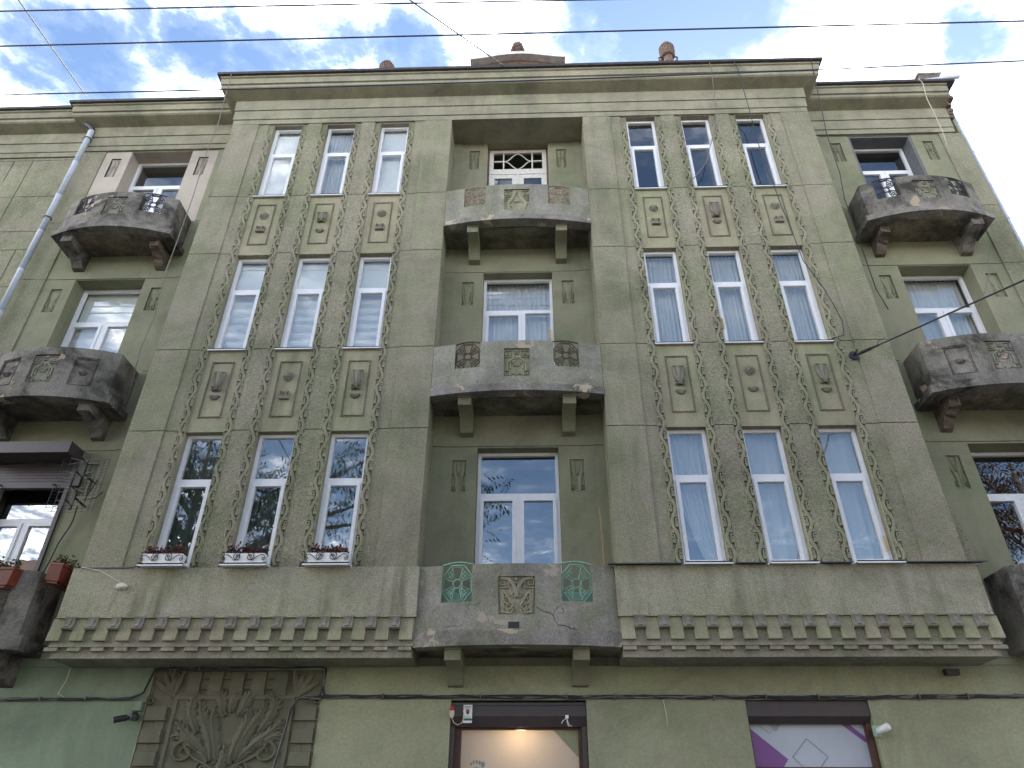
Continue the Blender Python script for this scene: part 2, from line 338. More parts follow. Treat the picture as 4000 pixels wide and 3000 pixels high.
# ================================================================== THE HOUSE (x measured from its centre line)
XC = -0.225
house = thing('apartment_house', 'four storey green rendered apartment house with carved window bays and curved balconies', 'apartment house', (XC, 0, 0))
JOINTS = [6.835, 8.345, 10.46, 11.935]
WCOL = [2.505, 3.605, 4.705]
ROWS = [(4.71, 6.815), (8.335, 10.43), (11.92, 14.06)]
bay_rects = [(1.895, 2.09, 4.70, 14.08, .016), (5.12, 5.33, 4.70, 14.08, .016), (2.92, 3.19, 4.70, 14.08, .008), (4.02, 4.29, 4.70, 14.08, .008)]
for z in JOINTS:
    for a, b, y in ((1.335, 1.895, .022), (1.895, 2.09, .036), (2.92, 3.19, .03), (4.02, 4.29, .03), (5.12, 5.33, .036), (5.33, 5.88, .022)):
        bay_rects.append((a, b, z-.007, z+.007, y))
for c in WCOL:
    bay_rects += [(c-.415, c-.295, 4.70, 14.08, .036), (c+.295, c+.415, 4.70, 14.08, .036), (c-.295, c+.295, 4.70, 14.08, .03)]
    for z0, z1 in ROWS: bay_rects.append((c-.295, c+.295, z0, z1, None))
bay = grid_wall(1.335, 5.88, 4.70, 14.075, 0, bay_rects, .60)
for sgn in (1, -1): bay.moved(mx=sgn).build('bay_wall', 'rough', house)
# smooth panels between the windows lie 2 mm proud of the column they fill
for sgn in (1, -1):
    for c in WCOL:
        for z0, z1 in ((6.815, 8.325), (10.43, 11.91)):
            x = sgn*c; MB().box(x-.2945, x+.2945, .027, .05, z0+.001, z1).build('spandrel_panel', 'panel', house)
# outward curve of the plaster at the foot of each bay
for sgn, d in ((1, .2), (-1, .06)):
    prof = [(5.88, 4.70)]+[(5.88+d*math.cos(math.pi/2*t)**2, 4.72+1.75*t) for t in [i/10 for i in range(11)]]
    MB().prism([(p[0]*sgn, p[1]) for p in prof], .12, .6).build('plaster_flare', 'rough' if sgn > 0 else 'soot', house)
# --- central recess
def tall_recess(X0, X1, Z0, Z1, yd, wins, panels, joints, extra=()):
    r = list(extra)
    for z in joints: r.append((X0, X1, z-.006, z+.006, yd+.02))
    for x0, x1, z0, z1 in panels: r.append((x0, x1, z0, z1, yd+.035))
    for x0, x1, z0, z1 in wins: r.append((x0, x1, z0, z1, None))
    return grid_wall(X0, X1, Z0, Z1, yd, r, yd+.34)
LEAFZ = [(6.05, 6.60), (9.685, 10.23), (13.29, 13.86)]
cwins = [(-.63, .63, 3.75, 6.81), (-.63, .63, 7.5, 10.435), (-.63, .63, 11.14, 14.072)]
cpan = [(s*.905-.105, s*.905+.105, a, b) for s in (1, -1) for a, b in LEAFZ]
tall_recess(-1.335, 1.335, 3.56, 14.077, .62, cwins, cpan, [6.835, 10.46], [(-1.335, -1.18, 3.56, 14.08, .60), (1.18, 1.335, 3.56, 14.08, .60)]).build('recess_wall', 'smooth', house)
# --- wings
WL, WR = -7.61, 7.53
def wing(X0, X1, cx, hw, name):
    r = [(cx-1.225, cx+1.225, 3.7, 14.08, .62)]
    for z in JOINTS: r.append((X0, X1, z-.006, z+.006, .625))
    r.append((cx-1.225, cx+1.225, 10.452, 10.468, .64))
    for z in (6.835, 8.345, 11.935): r.append((cx-1.225, cx+1.225, z-.006, z+.006, .62 if z != 6.835 else .64))
    for s in (-1, 1):
        for a, b in LEAFZ: r.append((cx+s*.94-.105, cx+s*.94+.105, a, b, .66))
    for z0, z1 in ((4.0, 6.80), (7.5, 10.452), (11.14, 14.06)): r.append((cx-hw, cx+hw, z0, z1, None))
    return grid_wall(X0, X1, 3.56, 14.077, .60, r, .95).build(name, 'smooth', house)
wl = wing(-9.375, -5.88, WL, .66, 'wing_wall'); wr = wing(5.88, 9.225, WR, .645, 'wing_wall')
# rough piers either side of the wing recesses, 2 mm proud
for a, b in ((-9.375, -8.84), (8.76, 9.225)):
    zz = [3.9]+JOINTS+[14.07]
    for z0, z1 in zip(zz[:-1], zz[1:]): MB().box(a, b, .594, .62, z0+.006, z1-.006).build('wing_pier', 'rough', house)
MB().box(9.19, 9.225, .6, 9, 0, 14.8).build('end_wall', 'smooth', house)
MB().box(-9.375, 9.225, 8.9, 9, 0, 15).build('rear_wall', 'smooth', house)
# pale painted surround of the top left wing window
bw = grid_wall(WL-1.22, WL+1.22, 11.94, 14.07, .612, [(WL-.658, WL+.658, 11.94, 14.058, None)]+[(WL+s*.94-.105, WL+s*.94+.105, 13.29, 13.86, .65) for s in (-1, 1)], .93)
bw.build('painted_surround', 'beige', house, label='pale beige painted window surround')
# slate coloured reveal of the top right wing window
m = MB(); m.box(WR+.60, WR+.643, .63, .93, 11.2, 14.055); m.box(WR-.643, WR-.60, .63, .93, 11.2, 14.055); m.box(WR-.60, WR+.60, .63, .93, 14.02, 14.055); m.build('window_reveal', 'slate', house, label='blue grey painted reveal')
# --- ground floor
gf = [(-4.785, -2.535, 1.2, 3.53, .60), (-.855, .865, 0, 3.16, None), (2.865, 4.395, 0.8, 3.16, None)]
grid_wall(-4.80, 9.225, 0, 3.57, .57, gf, .95).build('ground_floor_wall', 'ground', house)
grid_wall(-9.375, -4.80, 0, 3.57, .572, [], .95).build('ground_floor_wall', 'mint', house, label='mint green painted part of the ground floor wall')
for x0, x1 in ((-9.375, -5.95), (5.95, 9.225)):
    MB().box(x0, x1, .54, .62, 3.66, 3.74).build('string_course', 'ground', house)
    MB().box(x0, x1, .555, .62, 3.57, 3.66).build('string_course', 'ground' if x0 > 0 else 'mint', house)
# --- aprons below the bays with corbels and blocks
corb = MB().prism([(.0, 4.06), (-.075, 4.06), (-.085, 4.045), (-.07, 4.0), (-.075, 3.96), (-.10, 3.925), (-.105, 3.905), (-.09, 3.89), (.0, 3.89)], -.066, .066, 'x')
corb.prism([(-.066, 4.02), (-.079, 4.02), (-.085, 3.965), (-.112, 3.925), (-.09, 3.92)], -.024, .024, 'x')
corb_me = corb.mesh('corbel', 'ornament')
flap_me = MB().prism([(-.02, 4.036), (-.034, 4.036), (-.074, 3.765), (-.072, 3.757), (-.02, 3.757)], -.082, .082, 'x').mesh('apron_block', 'panel')
tab_me = MB().prism([(.02, 3.685), (-.032, 3.685), (-.038, 3.64), (.02, 3.634)], -.083, .083, 'x').mesh('apron_tab', 'dentil')
for sgn in (1, -1):
    a = MB().box(1.285, 5.935, -.065, .565, 4.04, 4.695); a.moved(mx=sgn).build('bay_apron', 'apron', house)
    MB().box(1.30, 5.925, -.02, .564, 3.722, 4.04).moved(mx=sgn).build('apron_band', 'dentil', house)
    MB().box(1.29, 5.932, -.04, .563, 3.688, 3.722).moved(mx=sgn).build('apron_ledge', 'dentil', house)
    MB().box(1.315, 5.90, .015, .562, 3.56, 3.688).moved(mx=sgn).build('apron_fascia', 'dentil', house)
    for k in range(15): put(corb_me, 'corbel', house, (sgn*(1.545+.3*k), 0, 0))
    for k in range(16):
        x = 1.545+.3*k-.15
        put(flap_me, 'apron_block', house, (sgn*x, 0, 0)); put(tab_me, 'apron_tab', house, (sgn*(x+.005), 0, 0))
# --- cornice: profile swept round a U-shaped plan
CPROF = [(.004, 14.078), (.006, 14.20), (.0, 14.203), (.0, 14.215), (.022, 14.22), (.026, 14.475), (.018, 14.478), (.018, 14.49), (.042, 14.495), (.05, 14.79), (.285, 14.855), (.315, 14.88), (.318, 14.945), (.295, 14.955), (.295, 14.975), (.335, 14.985), (.352, 15.12), (.335, 15.13), (.335, 15.15), (.37, 15.165), (.375, 15.20)]
ROOFP = [(.36, 15.19), (.425, 15.20), (.43, 15.265), (.0, 15.30)]
def ring(prof, xa, xb, y0, yback, retL, retR):
    m = MB(); n = len(prof)
    for d, z in prof:
        xl = xa-(d if retL else 0); xr = xb+(d if retR else 0)
        m.v += [(xl, yback, z), (xl, y0-d, z), (xr, y0-d, z), (xr, yback, z)]
    for i in range(n-1):
        for k in range(3): m.f.append((i*4+k, i*4+k+1, (i+1)*4+k+1, (i+1)*4+k))
    m.f += [(3, 2, 1, 0), tuple((n-1)*4+k for k in range(4))]
    m.f += [tuple(i*4 for i in range(n))[::-1], tuple(i*4+3 for i in range(n))]
    for e, k in ((0, 1), (3, 2)): m.f.append(tuple(i*4+e for i in range(n)))
    return m
ring(CPROF, -5.88, 5.88, 0, .62, True, True).build('main_cornice', 'frieze', house)
ring(ROOFP, -5.88, 5.88, 0, .8, True, True).build('roof_edge', 'roofm', house)
ring(CPROF, -9.375, -5.89, .57, 1.2, True, False).build('wing_cornice', 'frieze', house)
ring(ROOFP, -9.375, -5.89, .57, 1.3, True, False).build('roof_edge', 'roofm', house)
ring(CPROF, 5.89, 9.10, .57, 1.2, False, False).build('wing_cornice', 'frieze', house)
ring(ROOFP, 5.89, 9.26, .57, 1.3, False, False).build('roof_edge', 'roofm', house)
# broken end of the right wing cornice
random.seed(3)
m = MB()
for k in range(7):
    z = 14.5+.09*k; d = [.03, .05, .04, .16, .26, .18, .12][k]
    m.prism([(9.10, .57-d), (9.225+random.uniform(-.03, .03), .57-d*.8+random.uniform(-.04, .02)), (9.24, .95), (9.10, .95)], z, z+.085, 'z')
m.build('broken_cornice_end', 'crumbled', house)
MB().prism([(-.1, 15.29), (3.5, 17.6), (8.9, 15.2), (8.9, 15.1), (3.5, 17.45), (-.1, 15.2)], -5.9, 5.9, 'x').build('roof', 'roofm', house)
for a, b in ((-9.4, -5.92), (5.92, 9.2)): MB().prism([(.5, 15.28), (3.5, 17.2), (8.9, 15.2), (8.9, 15.1), (3.5, 17.0), (.5, 15.2)], a, b, 'x').build('roof', 'roofm', house)
# --- dim rooms behind the glass
m = MB()
for z in (3.5, 7.2, 10.85, 14.55): m.box(-9.3, 9.15, 1.0, 5.5, z, z+.25)
m.box(-9.3, 9.15, 5.5, 5.6, 3.5, 15.0)
for x in (-5.95, -1.7, 1.7, 5.95): m.box(x-.05, x+.05, .97, 5.5, 3.75, 14.5)
m.build('room_shell', 'room', house)
# ================================================================== carved ornaments
# running vine moulding
def vine():
    m = MB(); per = .45; z0, y0, A = 4.745, .036, .034
    n = int((14.05-z0)/per)
    m.band([(A*math.sin(2*math.pi*k/12), z0+k*per/12) for k in range(n*12+1)], .025, .037, y0)
    m.band([(A*math.sin(2*math.pi*k/12)*.9, z0+k*per/12) for k in range(n*12+1)], .005, .043, y0)
    for i in range(n):
        b = z0+i*per
        for sx, zb in ((-1, b), (1, b+per/2)):      # pocket beside each swing of the band: curl, key, heart leaf
            m.band([(sx*x, zb+z) for x, z in spiral(.028, .075, .026, .008, 2.6, 1.25, 10, -1)], .0115, .036, y0)
            m.band([(sx*.056, zb+.168), (sx*.022, zb+.168), (sx*.022, zb+.118), (sx*.05, zb+.118), (sx*.05, zb+.142)], .0105, .036, y0)
            m.prism([(-sx*.05, zb+.215), (sx*.01, zb+.236), (sx*.048, zb+.24), (sx*.052, zb+.215), (sx*.048, zb+.192), (sx*.01, zb+.196)], y0-.033, y0)
            m.dome(sx*.041, zb+.238, .016, .015, .044, y0, 6); m.dome(sx*.041, zb+.196, .016, .015, .044, y0, 6)
            m.band([(-sx*.05, zb+.216), (sx*.0, zb+.226), (sx*.03, zb+.236)], .005, .041, y0)
    m.box(-.0595, -.054, .004, .037, z0, 14.06); m.box(.054, .0595, .004, .037, z0, 14.06)
    return m
vm = vine(); vme = [vm.mesh('vine_moulding', 'carved', False), vm.moved(mx=-1).mesh('vine_moulding', 'carved', False)]
for sgn in (1, -1):
    for c in WCOL:
        for k, off in enumerate((-.355, .355)): put(vme[(k+(sgn > 0)) % 2], 'vine_moulding', house, (sgn*c+off, 0, 0))
# beaded frames with rosettes and consoles
def bead_frame(w, h, r=.0195, y0=.0):
    m = MB(); nx = round(2*w/(r*1.9)); nz = round(2*h/(r*1.9))
    for i in range(nx+1):
        for s in (-1, 1): m.dome(-w+2*w*i/nx, s*h, r*.95, r, r*1.7, y0, 6)
    for j in range(1, nz):
        for s in (-1, 1): m.dome(s*w, -h+2*h*j/nz, r, r*.95, r*1.7, y0, 6)
    return m
bf = bead_frame(.168, .505); bf_me = bf.mesh('bead_frame', 'ornament', True)
def rosette():
    m = MB(); m.dome(0, 0, .088, .092, .05, 0, 20, 10)
    for k in range(10):
        a = 2*math.pi*k/10; m.sweep([(.02*math.cos(a), .02*math.sin(a)), (.052*math.cos(a), .052*math.sin(a)), (.078*math.cos(a), .078*math.sin(a))], [.008, .019, .006], [.05, .055, .03])
    m.dome(0, 0, .03, .03, .066, 0, 10); return m
def scroll_block():
    m = MB(); m.prism([(-.07, -.065), (.07, -.065), (.082, .02), (.05, .07), (-.05, .07), (-.082, .02)], -.03, 0)
    for s in (-1, 1):
        m.sweep([(x*s, z) for x, z in spiral(.05, .035, .032, .008, -2.2, 1.2, 12)], .011, .05)
        m.sweep([(s*.012, .05), (s*.03, -.01), (s*.014, -.05)], [.008, .018, .006], .05)
    m.box(-.075, .075, -.055, 0, -.075, -.055); return m
def console(short=False):
    m = MB(); h = .16 if not short else .1
    m.prism([(-.085, h), (.085, h), (.088, h-.02), (.08, -.02), (.04, -h*.55), (.075, -h), (-.075, -h), (-.04, -h*.55), (-.08, -.02), (-.088, h-.02)], -.045, 0)
    m.sweep([(0, h), (0, 0), (0, -h)], [.06, .045, .03], [.07, .06, .05])
    for s in (-1, 1):
        m.sweep([(x*s, z) for x, z in spiral(.048, -h+.02, .04, .01, .8, 1.3, 12)], .013, .065)
        m.sweep([(s*.07, h-.02), (s*.06, .02), (s*.03, -h*.5), (s*.035, -h+.03)], .01, .06)
    m.box(-.085, .085, -.06, 0, h-.002, h+.016); return m
def shell():
    m = MB()
    for k in range(-3, 4):
        a = k*.42; m.sweep([(0, .035), (.04*math.sin(a), .035-.04*math.cos(a)), (.078*math.sin(a), .035-.075*math.cos(a))], [.008, .017, .012], [.03, .055, .03])
    for s in (-1, 1): m.dome(s*.062, .03, .022, .018, .045, 0, 8)
    return m
ro_me, sc_me, co_me, cs_me, sh_me = rosette().mesh('rosette', 'ornament', True), scroll_block().mesh('scroll_block', 'ornament'), console().mesh('console', 'ornament'), console(True).mesh('console', 'ornament'), shell().mesh('shell', 'ornament', True)
PATT = {(-1, 2): 'ASA', (-1, 1): 'BAB', (1, 2): 'ABA', (1, 1): 'BCB'}
for sgn in (-1, 1):
    for row, zc0 in ((2, 11.19), (1, 7.58)):
        p = PATT[(sgn, row)]
        cols = [-c for c in reversed(WCOL)] if sgn < 0 else WCOL
        for x, k in zip(cols, p):
            f = put(bf_me, 'bead_frame', house, (x, .027, zc0))
            if k in 'AC':
                put(ro_me, 'rosette', f, (0, 0, .22)); put(sc_me if k == 'A' else sh_me, 'scroll_block' if k == 'A' else 'shell', f, (0, 0, -.13))
            else:
                put(cs_me if k == 'S' else co_me, 'console', f, (0, 0, .13)); put(sh_me, 'shell', f, (0, 0, -.16 if k == 'B' else -.2))
# carved leaf panels
def leaf_panel(kind):
    m = MB(); w, h = .10, .275
    if kind == 2:      # serrated fronds
        for s in (-1, 1):
            m.sweep([(s*.085, h-.01), (s*.05, .12), (s*.03, -.05), (s*.045, -h+.02)], [.02, .016, .012, .012], .028)
            m.sweep([(s*.02, h-.01), (s*.03, .14), (s*.015, .02)], [.012, .022, .006], .03)
            for k in range(6):
                z = -.22+.055*k; m.sweep([(s*.035, z-.01), (s*.065, z+.02), (s*.092, z+.02)], [.008, .02, .012], [.02, .034, .016])
    elif kind == 1:    # urn between two ovals
        m.sweep([(0, h-.06), (0, .05), (0, -.1), (0, -.2), (0, -h+.005)], [.095, .07, .045, .06, .07], [.02, .022, .026, .03, .02])
        m.dome(0, h-.035, .035, .03, .03, 0, 10)
        for s in (-1, 1):
            m.dome(s*.075, -.08, .025, .1, .034, 0, 12)
            m.sweep([(s*.05, .04), (s*.045, -.1), (s*.07, -.2), (s*.095, -.22)], .009, .034)
            for k in range(2): m.sweep([(s*(.01+.03*k), -h+.005), (s*(.018+.04*k), -.2), (s*(.012+.02*k), -.15)], [.014, .016, .005], .038)
    else:              # V bands and end curls
        for s in (-1, 1):
            m.sweep([(s*.055, h-.005), (s*.03, .12), (s*.004, .02)], .009, .03)
            m.sweep([(s*.07, h-.005), (s*.06, .1), (s*.035, -.05), (s*.03, -h+.01)], [.03, .035, .02, .022], .02)
            m.sweep([(s*.098, .055), (s*.07, .02), (s*.048, -.06), (s*.046, -.16), (s*.07, -.22)], .007, .032)
            m.sweep(spiral(s*.072, -.19, .036, .01, 1.57-s*.3, 1.1, 12, s), .011, .036)
    m.box(-.098, .098, -.004, 0, -h+.002, h-.002)
    return m.mesh('leaf_panel', 'smooth')
LP = [leaf_panel(k) for k in range(3)]; LPb = LP[2].copy(); LPb.materials.clear(); LPb.materials.append(M['beige'])
for row, (a, b) in enumerate(LEAFZ):
    for s in (-1, 1):
        put(LP[row], 'leaf_panel', house, (s*.905, .655, (a+b)/2))
        put(LPb if row == 2 else LP[row], 'leaf_panel', house, (WL+s*.94, .65 if row == 2 else .66, (a+b)/2))
        put(LP[row], 'leaf_panel', house, (WR+s*.94, .66, (a+b)/2))
# ================================================================== windows
def frame_mb(x0, x1, z0, z1, y, w, d):
    m = MB(); m.box(x0, x0+w, y, y+d, z0, z1); m.box(x1-w, x1, y, y+d, z0, z1); m.box(x0+w, x1-w, y, y+d, z0, z0+w); m.box(x0+w, x1-w, y, y+d, z1-w, z1); return m
def pane(parent, x0, x1, z0, z1, y, mat='glass'):
    return MB().box(x0, x1, y, y+.008, z0, z1).build('pane', mat, parent)
def folds(x0, x1, z0, z1, y, nf, amp, lean=0.0, gather=0.0):
    m = MB(); n = nf*6; rows = 9
    for j in range(rows+1):
        t = j/rows; z = z1+(z0-z1)*t
        for i in range(n+1):
            u = i/n; x = x0+(x1-x0)*u
            ph = 2*math.pi*nf*u+.9*math.sin(5*u+x0*3)
            x += lean*t*(1-u)+gather*t*t*(1-u)
            m.v.append((x, y+amp*math.sin(ph)*(.5+.5*t)+.004*math.sin(13*u+3*t), z))
    for j in range(rows):
        for i in range(n): m.f.append((j*(n+1)+i, j*(n+1)+i+1, (j+1)*(n+1)+i+1, (j+1)*(n+1)+i))
    return m
def make_window(x0, x1, z0, z1, y, zt, layout, curtain=None, mat='white', glass='glass', label=None):
    """PVC window: outer frame, transom at zt (centre), sashes below; panes and curtains are sub-parts"""
    fw = .05; m = frame_mb(x0, x1, z0, z1, y, fw, .07)
    m.box(x0+fw, x1-fw, y, y+.07, zt-.035, zt+.035)
    root = m.build('window', mat, house, label=label)
    pane(root, x0+fw-.01, x1-fw+.01, zt+.03, z1-fw+.01, y+.03, glass)
    lo0, lo1 = z0+fw, zt-.035
    cells = [(x0+fw, x1-fw)]
    if layout != 'single':
        xm = (x0+x1)/2 if layout == 'double' else x0+(x1-x0)*.575
        MB().box(xm-.035, xm+.035, y+.001, y+.069, lo0, lo1).build('mullion', mat, root)
        cells = [(x0+fw, xm-.035), (xm+.035, x1-fw)]
    for i, (a, b) in enumerate(cells):
        if layout == 'left' and i == 1: pane(root, a-.01, b+.01, lo0-.01, lo1+.01, y+.03, glass); continue
        frame_mb(a+.001, b-.001, lo0+.001, lo1-.001, y-.018, .052, .06).build('sash', mat, root)
        pane(root, a+.045, b-.045, lo0+.045, lo1-.045, y+.02, glass)
    if curtain: curtain(root, x0+.02, x1-.02, z0, z1, y+.17, zt)
    return root
def c_blind(root, x0, x1, z0, z1, y, zt):          # plain white roller blind
    MB().box(x0, x1, y-.05, y-.045, z0, z1).build('roller_blind', 'curtain', root)
def c_band(root, x0, x1, z0, z1, y, zt):           # day and night blind: opaque and thin bands
    MB().box(x0, x1, y-.04, y-.036, zt+.0, z1).build('roller_blind', 'curtain', root)
    m1, m2 = MB(), MB(); z = z0; k = 0
    while z < zt:
        (m1 if k % 2 else m2).box(x0, x1, y-.04 if k % 2 else y-.042, y-.037, z, min(z+.085, zt)); z += .085; k += 1
    m1.build('blind_band', 'curtain', root); m2.build('blind_band', 'sheer', root)
def c_dark(root, x0, x1, z0, z1, y, zt):
    folds(x0, x0+(x1-x0)*.72, z0, z1, y+.05, 5, .03).build('curtain', 'darkcurt', root, True)
def c_sheer(root, x0, x1, z0, z1, y, zt):
    folds(x0, x1, z0, z1, y, 8, .022).build('curtain', 'sheer', root, True)
def c_sheerwide(root, x0, x1, z0, z1, y, zt):
    folds(x0, x1, z0, z1, y, 14, .022).build('curtain', 'sheer', root, True)
def c_gather(root, x0, x1, z0, z1, y, zt):         # net swept to one side
    folds(x0, x1, z0+.15, z1, y, 7, .025, 0, .34).build('curtain', 'sheerblue', root, True)
def c_net(root, x0, x1, z0, z1, y, zt):
    folds(x0, x1, z0+.1, z1, y, 4, .018).build('curtain', 'sheerblue', root, True)
    random.seed(int(abs(x0)*100)); m = MB()
    for i in range(46):
        m.dome(random.uniform(x0+.03, x1-.03), z0+.28+abs(random.gauss(0, .1)), random.uniform(.006, .02), random.uniform(.006, .02), .002, y-.03, 6)
    m.sweep([(x0+(x1-x0)*i/24, z0+.38+.018*math.sin(i*1.7)) for i in range(25)], .006, .002, y-.03)
    m.build('lace_hem', 'lace', root)
def c_none(root, *a): pass
def sill(x0, x1, z, y0, y1, parent=house):
    MB().box(x0, x1, y0, y1, z-.016, z).box(x0, x1, y0, y0+.004, z-.035, z).build('window_sill', 'sill', parent)
for sgn in (-1, 1):
    cols = [-c for c in reversed(WCOL)] if sgn < 0 else WCOL
    for r, (z0, z1) in enumerate(ROWS):
        for i, c in enumerate(cols):
            cf = {(-1, 0): [c_dark]*3, (-1, 1): [c_band]*3, (-1, 2): [c_blind, c_sheer, c_blind],
                  (1, 0): [c_gather, c_net, c_net], (1, 1): [c_sheer, c_sheer, c_sheer], (1, 2): [c_none]*3}[(sgn, r)][i]
            make_window(c-.294, c+.294, z0+.004, z1-.002, .13, z0+1.335, 'single', cf)
            if r: sill(c-.305, c+.305, z0+.004, -.03, .13)
            else: sill(c-.31, c+.31, z0+.004, -.15 if sgn > 0 else -.20, .13)
# reveal lining left bay top row (brownish soffit)
for c in WCOL:
    MB().box(-c-.29, -c+.29, .032, .128, 14.045, 14.058).build('window_soffit', 'warmrev', house)
# central windows
make_window(-.628, .628, 7.52, 10.433, .80, 9.66, 'left', c_sheerwide)
make_window(-.628, .628, 3.8, 6.808, .80, 6.08, 'double', None)
# old wooden window of the top floor with curved glazing bars
rw = frame_mb(-.628, .628, 11.15, 14.07, .76, .03, .08).build('window', 'redwood', house, label='old wooden window with a curved diamond in its fanlight')
w = frame_mb(-.596, .596, 13.36, 14.038, .765, .085, .05)
w.box(-.596, .596, .755, .82, 13.28, 13.358)
for s in (-1, 1):
    w.box(s*.30-.014, s*.30+.014, .772, .80, 13.45, 13.95)
    w.box(min(s*.30, s*.5)+.0141*(s > 0), max(s*.30, s*.5)-.0141*(s < 0), .773, .80, 13.685, 13.713)
for sx in (-1, 1):
    for sz in (-1, 1):
        c0 = bez((sx*.286, 13.70), (sx*.15, 13.70+sz*.02), (sx*.16, 13.70+sz*.16), (0, 13.70+sz*.25), 10)
        w.tube([(x, .785, z) for x, z in c0], .013, 6)
for a, b in ((-.596, -.01), (.01, .596)): w.join(frame_mb(a, b, 11.2, 13.275, .765, .11, .05))
w.box(-.02, .02, .75, .765, 11.2, 13.275)
w.build('sash', 'oldwhite', rw)
pane(rw, -.52, .52, 13.44, 13.96, .79, 'glass_old')
for s in (-1, 1): pane(rw, s*.30-.2, s*.30+.2, 11.3, 13.17, .79)
# wing windows
make_window(WL-.655, WL+.655, 11.2, 14.055, .92, 13.30, 'double', None)
make_window(WL-.655, WL+.655, 7.52, 10.448, .92, 9.64, 'double', c_band)
make_window(WR-.595, WR+.595, 11.2, 14.015, .92, 13.30, 'double', None)
make_window(WR-.64, WR+.64, 7.52, 10.448, .92, 9.66, 'double', c_sheerwide)
make_window(WR-.64, WR+.64, 4.1, 6.795, .92, 6.06, 'double', None)
make_window(WL-.655, WL+.655, 4.1, 6.795, .92, 5.78, 'double', None)
# ================================================================== balconies
def bulge(x, h, b=.15, y0=0.0): return y0-b*(1-(x/h)**2)
def curved(m, x0, x1, z0, z1, fy, thick, step=.06):
    n = max(1, int((x1-x0)/step+.5)); o = len(m.v)
    for i in range(n+1):
        x = x0+(x1-x0)*i/n; y = fy(x); m.v += [(x, y, z0), (x, y+thick, z0), (x, y+thick, z1), (x, y, z1)]
    for i in range(n):
        a = o+i*4; b = a+4
        for k in range(4): m.f.append((a+k, b+k, b+(k+1) % 4, a+(k+1) % 4))
    m.f += [(o, o+1, o+2, o+3), tuple(o+n*4+k for k in (3, 2, 1, 0))]
def motif(kind, w, h):
    """carved centre panel (w,h half sizes), relief towards -y"""
    m = MB()
    for s in (-1, 1):
        zt = h-.012; q = .36*w if kind else .28*w
        cx = s*(w-q-.012)
        m.sweep([(cx+s*q, zt-2*q), (cx-s*q*.8, zt-2*q), (cx-s*q*.8, zt-.02), (cx+s*q, zt-.02), (cx+s*q, zt-1.5*q), (cx-s*.1*q, zt-1.5*q), (cx-s*.1*q, zt-.9*q), (cx+s*.35*q, zt-.9*q)], q*.2, .026)
        if kind == 0:                               # seed pods
            m.sweep([(s*.0, h*.1), (s*.03, h*.5), (s*.42*w, h*.86), (s*.9*w, h*.93)], [.035, .03, .028, .026], .03)
            m.sweep([(s*.9*w, h*.35), (s*.82*w, -h*.3), (s*.75*w, -h*.9)], [.02, .03, .02], .022)
            m.sweep([(s*.76*w, h*.3), (s*.4*w, -h*.2), (s*.2*w, -h*.55), (s*.45*w, -h*.8), (s*.7*w, -h*.62), (s*.74*w, -h*.05), (s*.76*w, h*.3)], .013, .028)
            for k, (fx, fz, rr) in enumerate(((.63, .0, .026), (.5, -.3, .036), (.42, -.6, .03))): m.sweep(spiral(s*fx*w, fz*h, rr, rr, 0, 1, 12), .009, .028)
            m.sweep([(s*.16*w, h*.2), (s*.3*w, h*.05), (s*.12*w, -.1*h)], .012, .02)
            m.sweep([(s*.05, -h*.7), (s*.3*w, -h*.9), (s*.85*w, -h*.84)], [.02, .014, .018], .026)
        elif kind == 1:                             # bent bands
            m.sweep([(s*.03, h*.55), (s*.3*w, h*.3), (s*.72*w, .02*h), (s*.72*w, -h*.6)], [.022, .018, .016, .014], .026)
            m.sweep([(s*.03, h*.12), (s*.3*w, -h*.06), (s*.5*w, .05*h), (s*.5*w, -h*.45)], .012, .024)
            m.sweep([(s*.9*w, -h*.6), (s*.55*w, -h*.6), (s*.55*w, -h*.9), (s*.85*w, -h*.9), (s*.85*w, -h*.72)], .012, .026)
            m.sweep([(s*.02, -h*.92), (s*.18*w, -h*.75), (s*.45*w, -h*.9)], [.02, .02, .01], .022)
            m.sweep([(0, -h*.24), (s*.2*w, -h*.24), (s*.2*w, -h*.02)], .008, .02)
        else:                                       # flaring ribbons
            m.sweep([(s*.12*w, h*.92), (s*.2*w, h*.5), (s*.5*w, 0), (s*.72*w, -h*.35), (s*.55*w, -h*.9)], [.03, .034, .04, .03, .02], .026)
            for k in range(3): m.sweep([(s*.62*w, h*(.3-.18*k)), (s*.95*w, h*(.36-.18*k))], [.01, .016], .022)
            m.sweep(spiral(s*.5*w, -h*.78, .05, .02, 1.2, .8, 12, -s), .014, .026)
    m.dome(0, h*.85 if kind else h*.88, .03, .035, .034, 0, 10); m.dome(0, h*.36 if kind == 1 else h*.05, .036, .05, .03, 0, 12)
    m.sweep([(-.05, h*.64), (.05, h*.64)], .012, .03)
    if kind == 2: m.dome(0, -h*.12, .09, .04, .03, 0, 14)
    return m
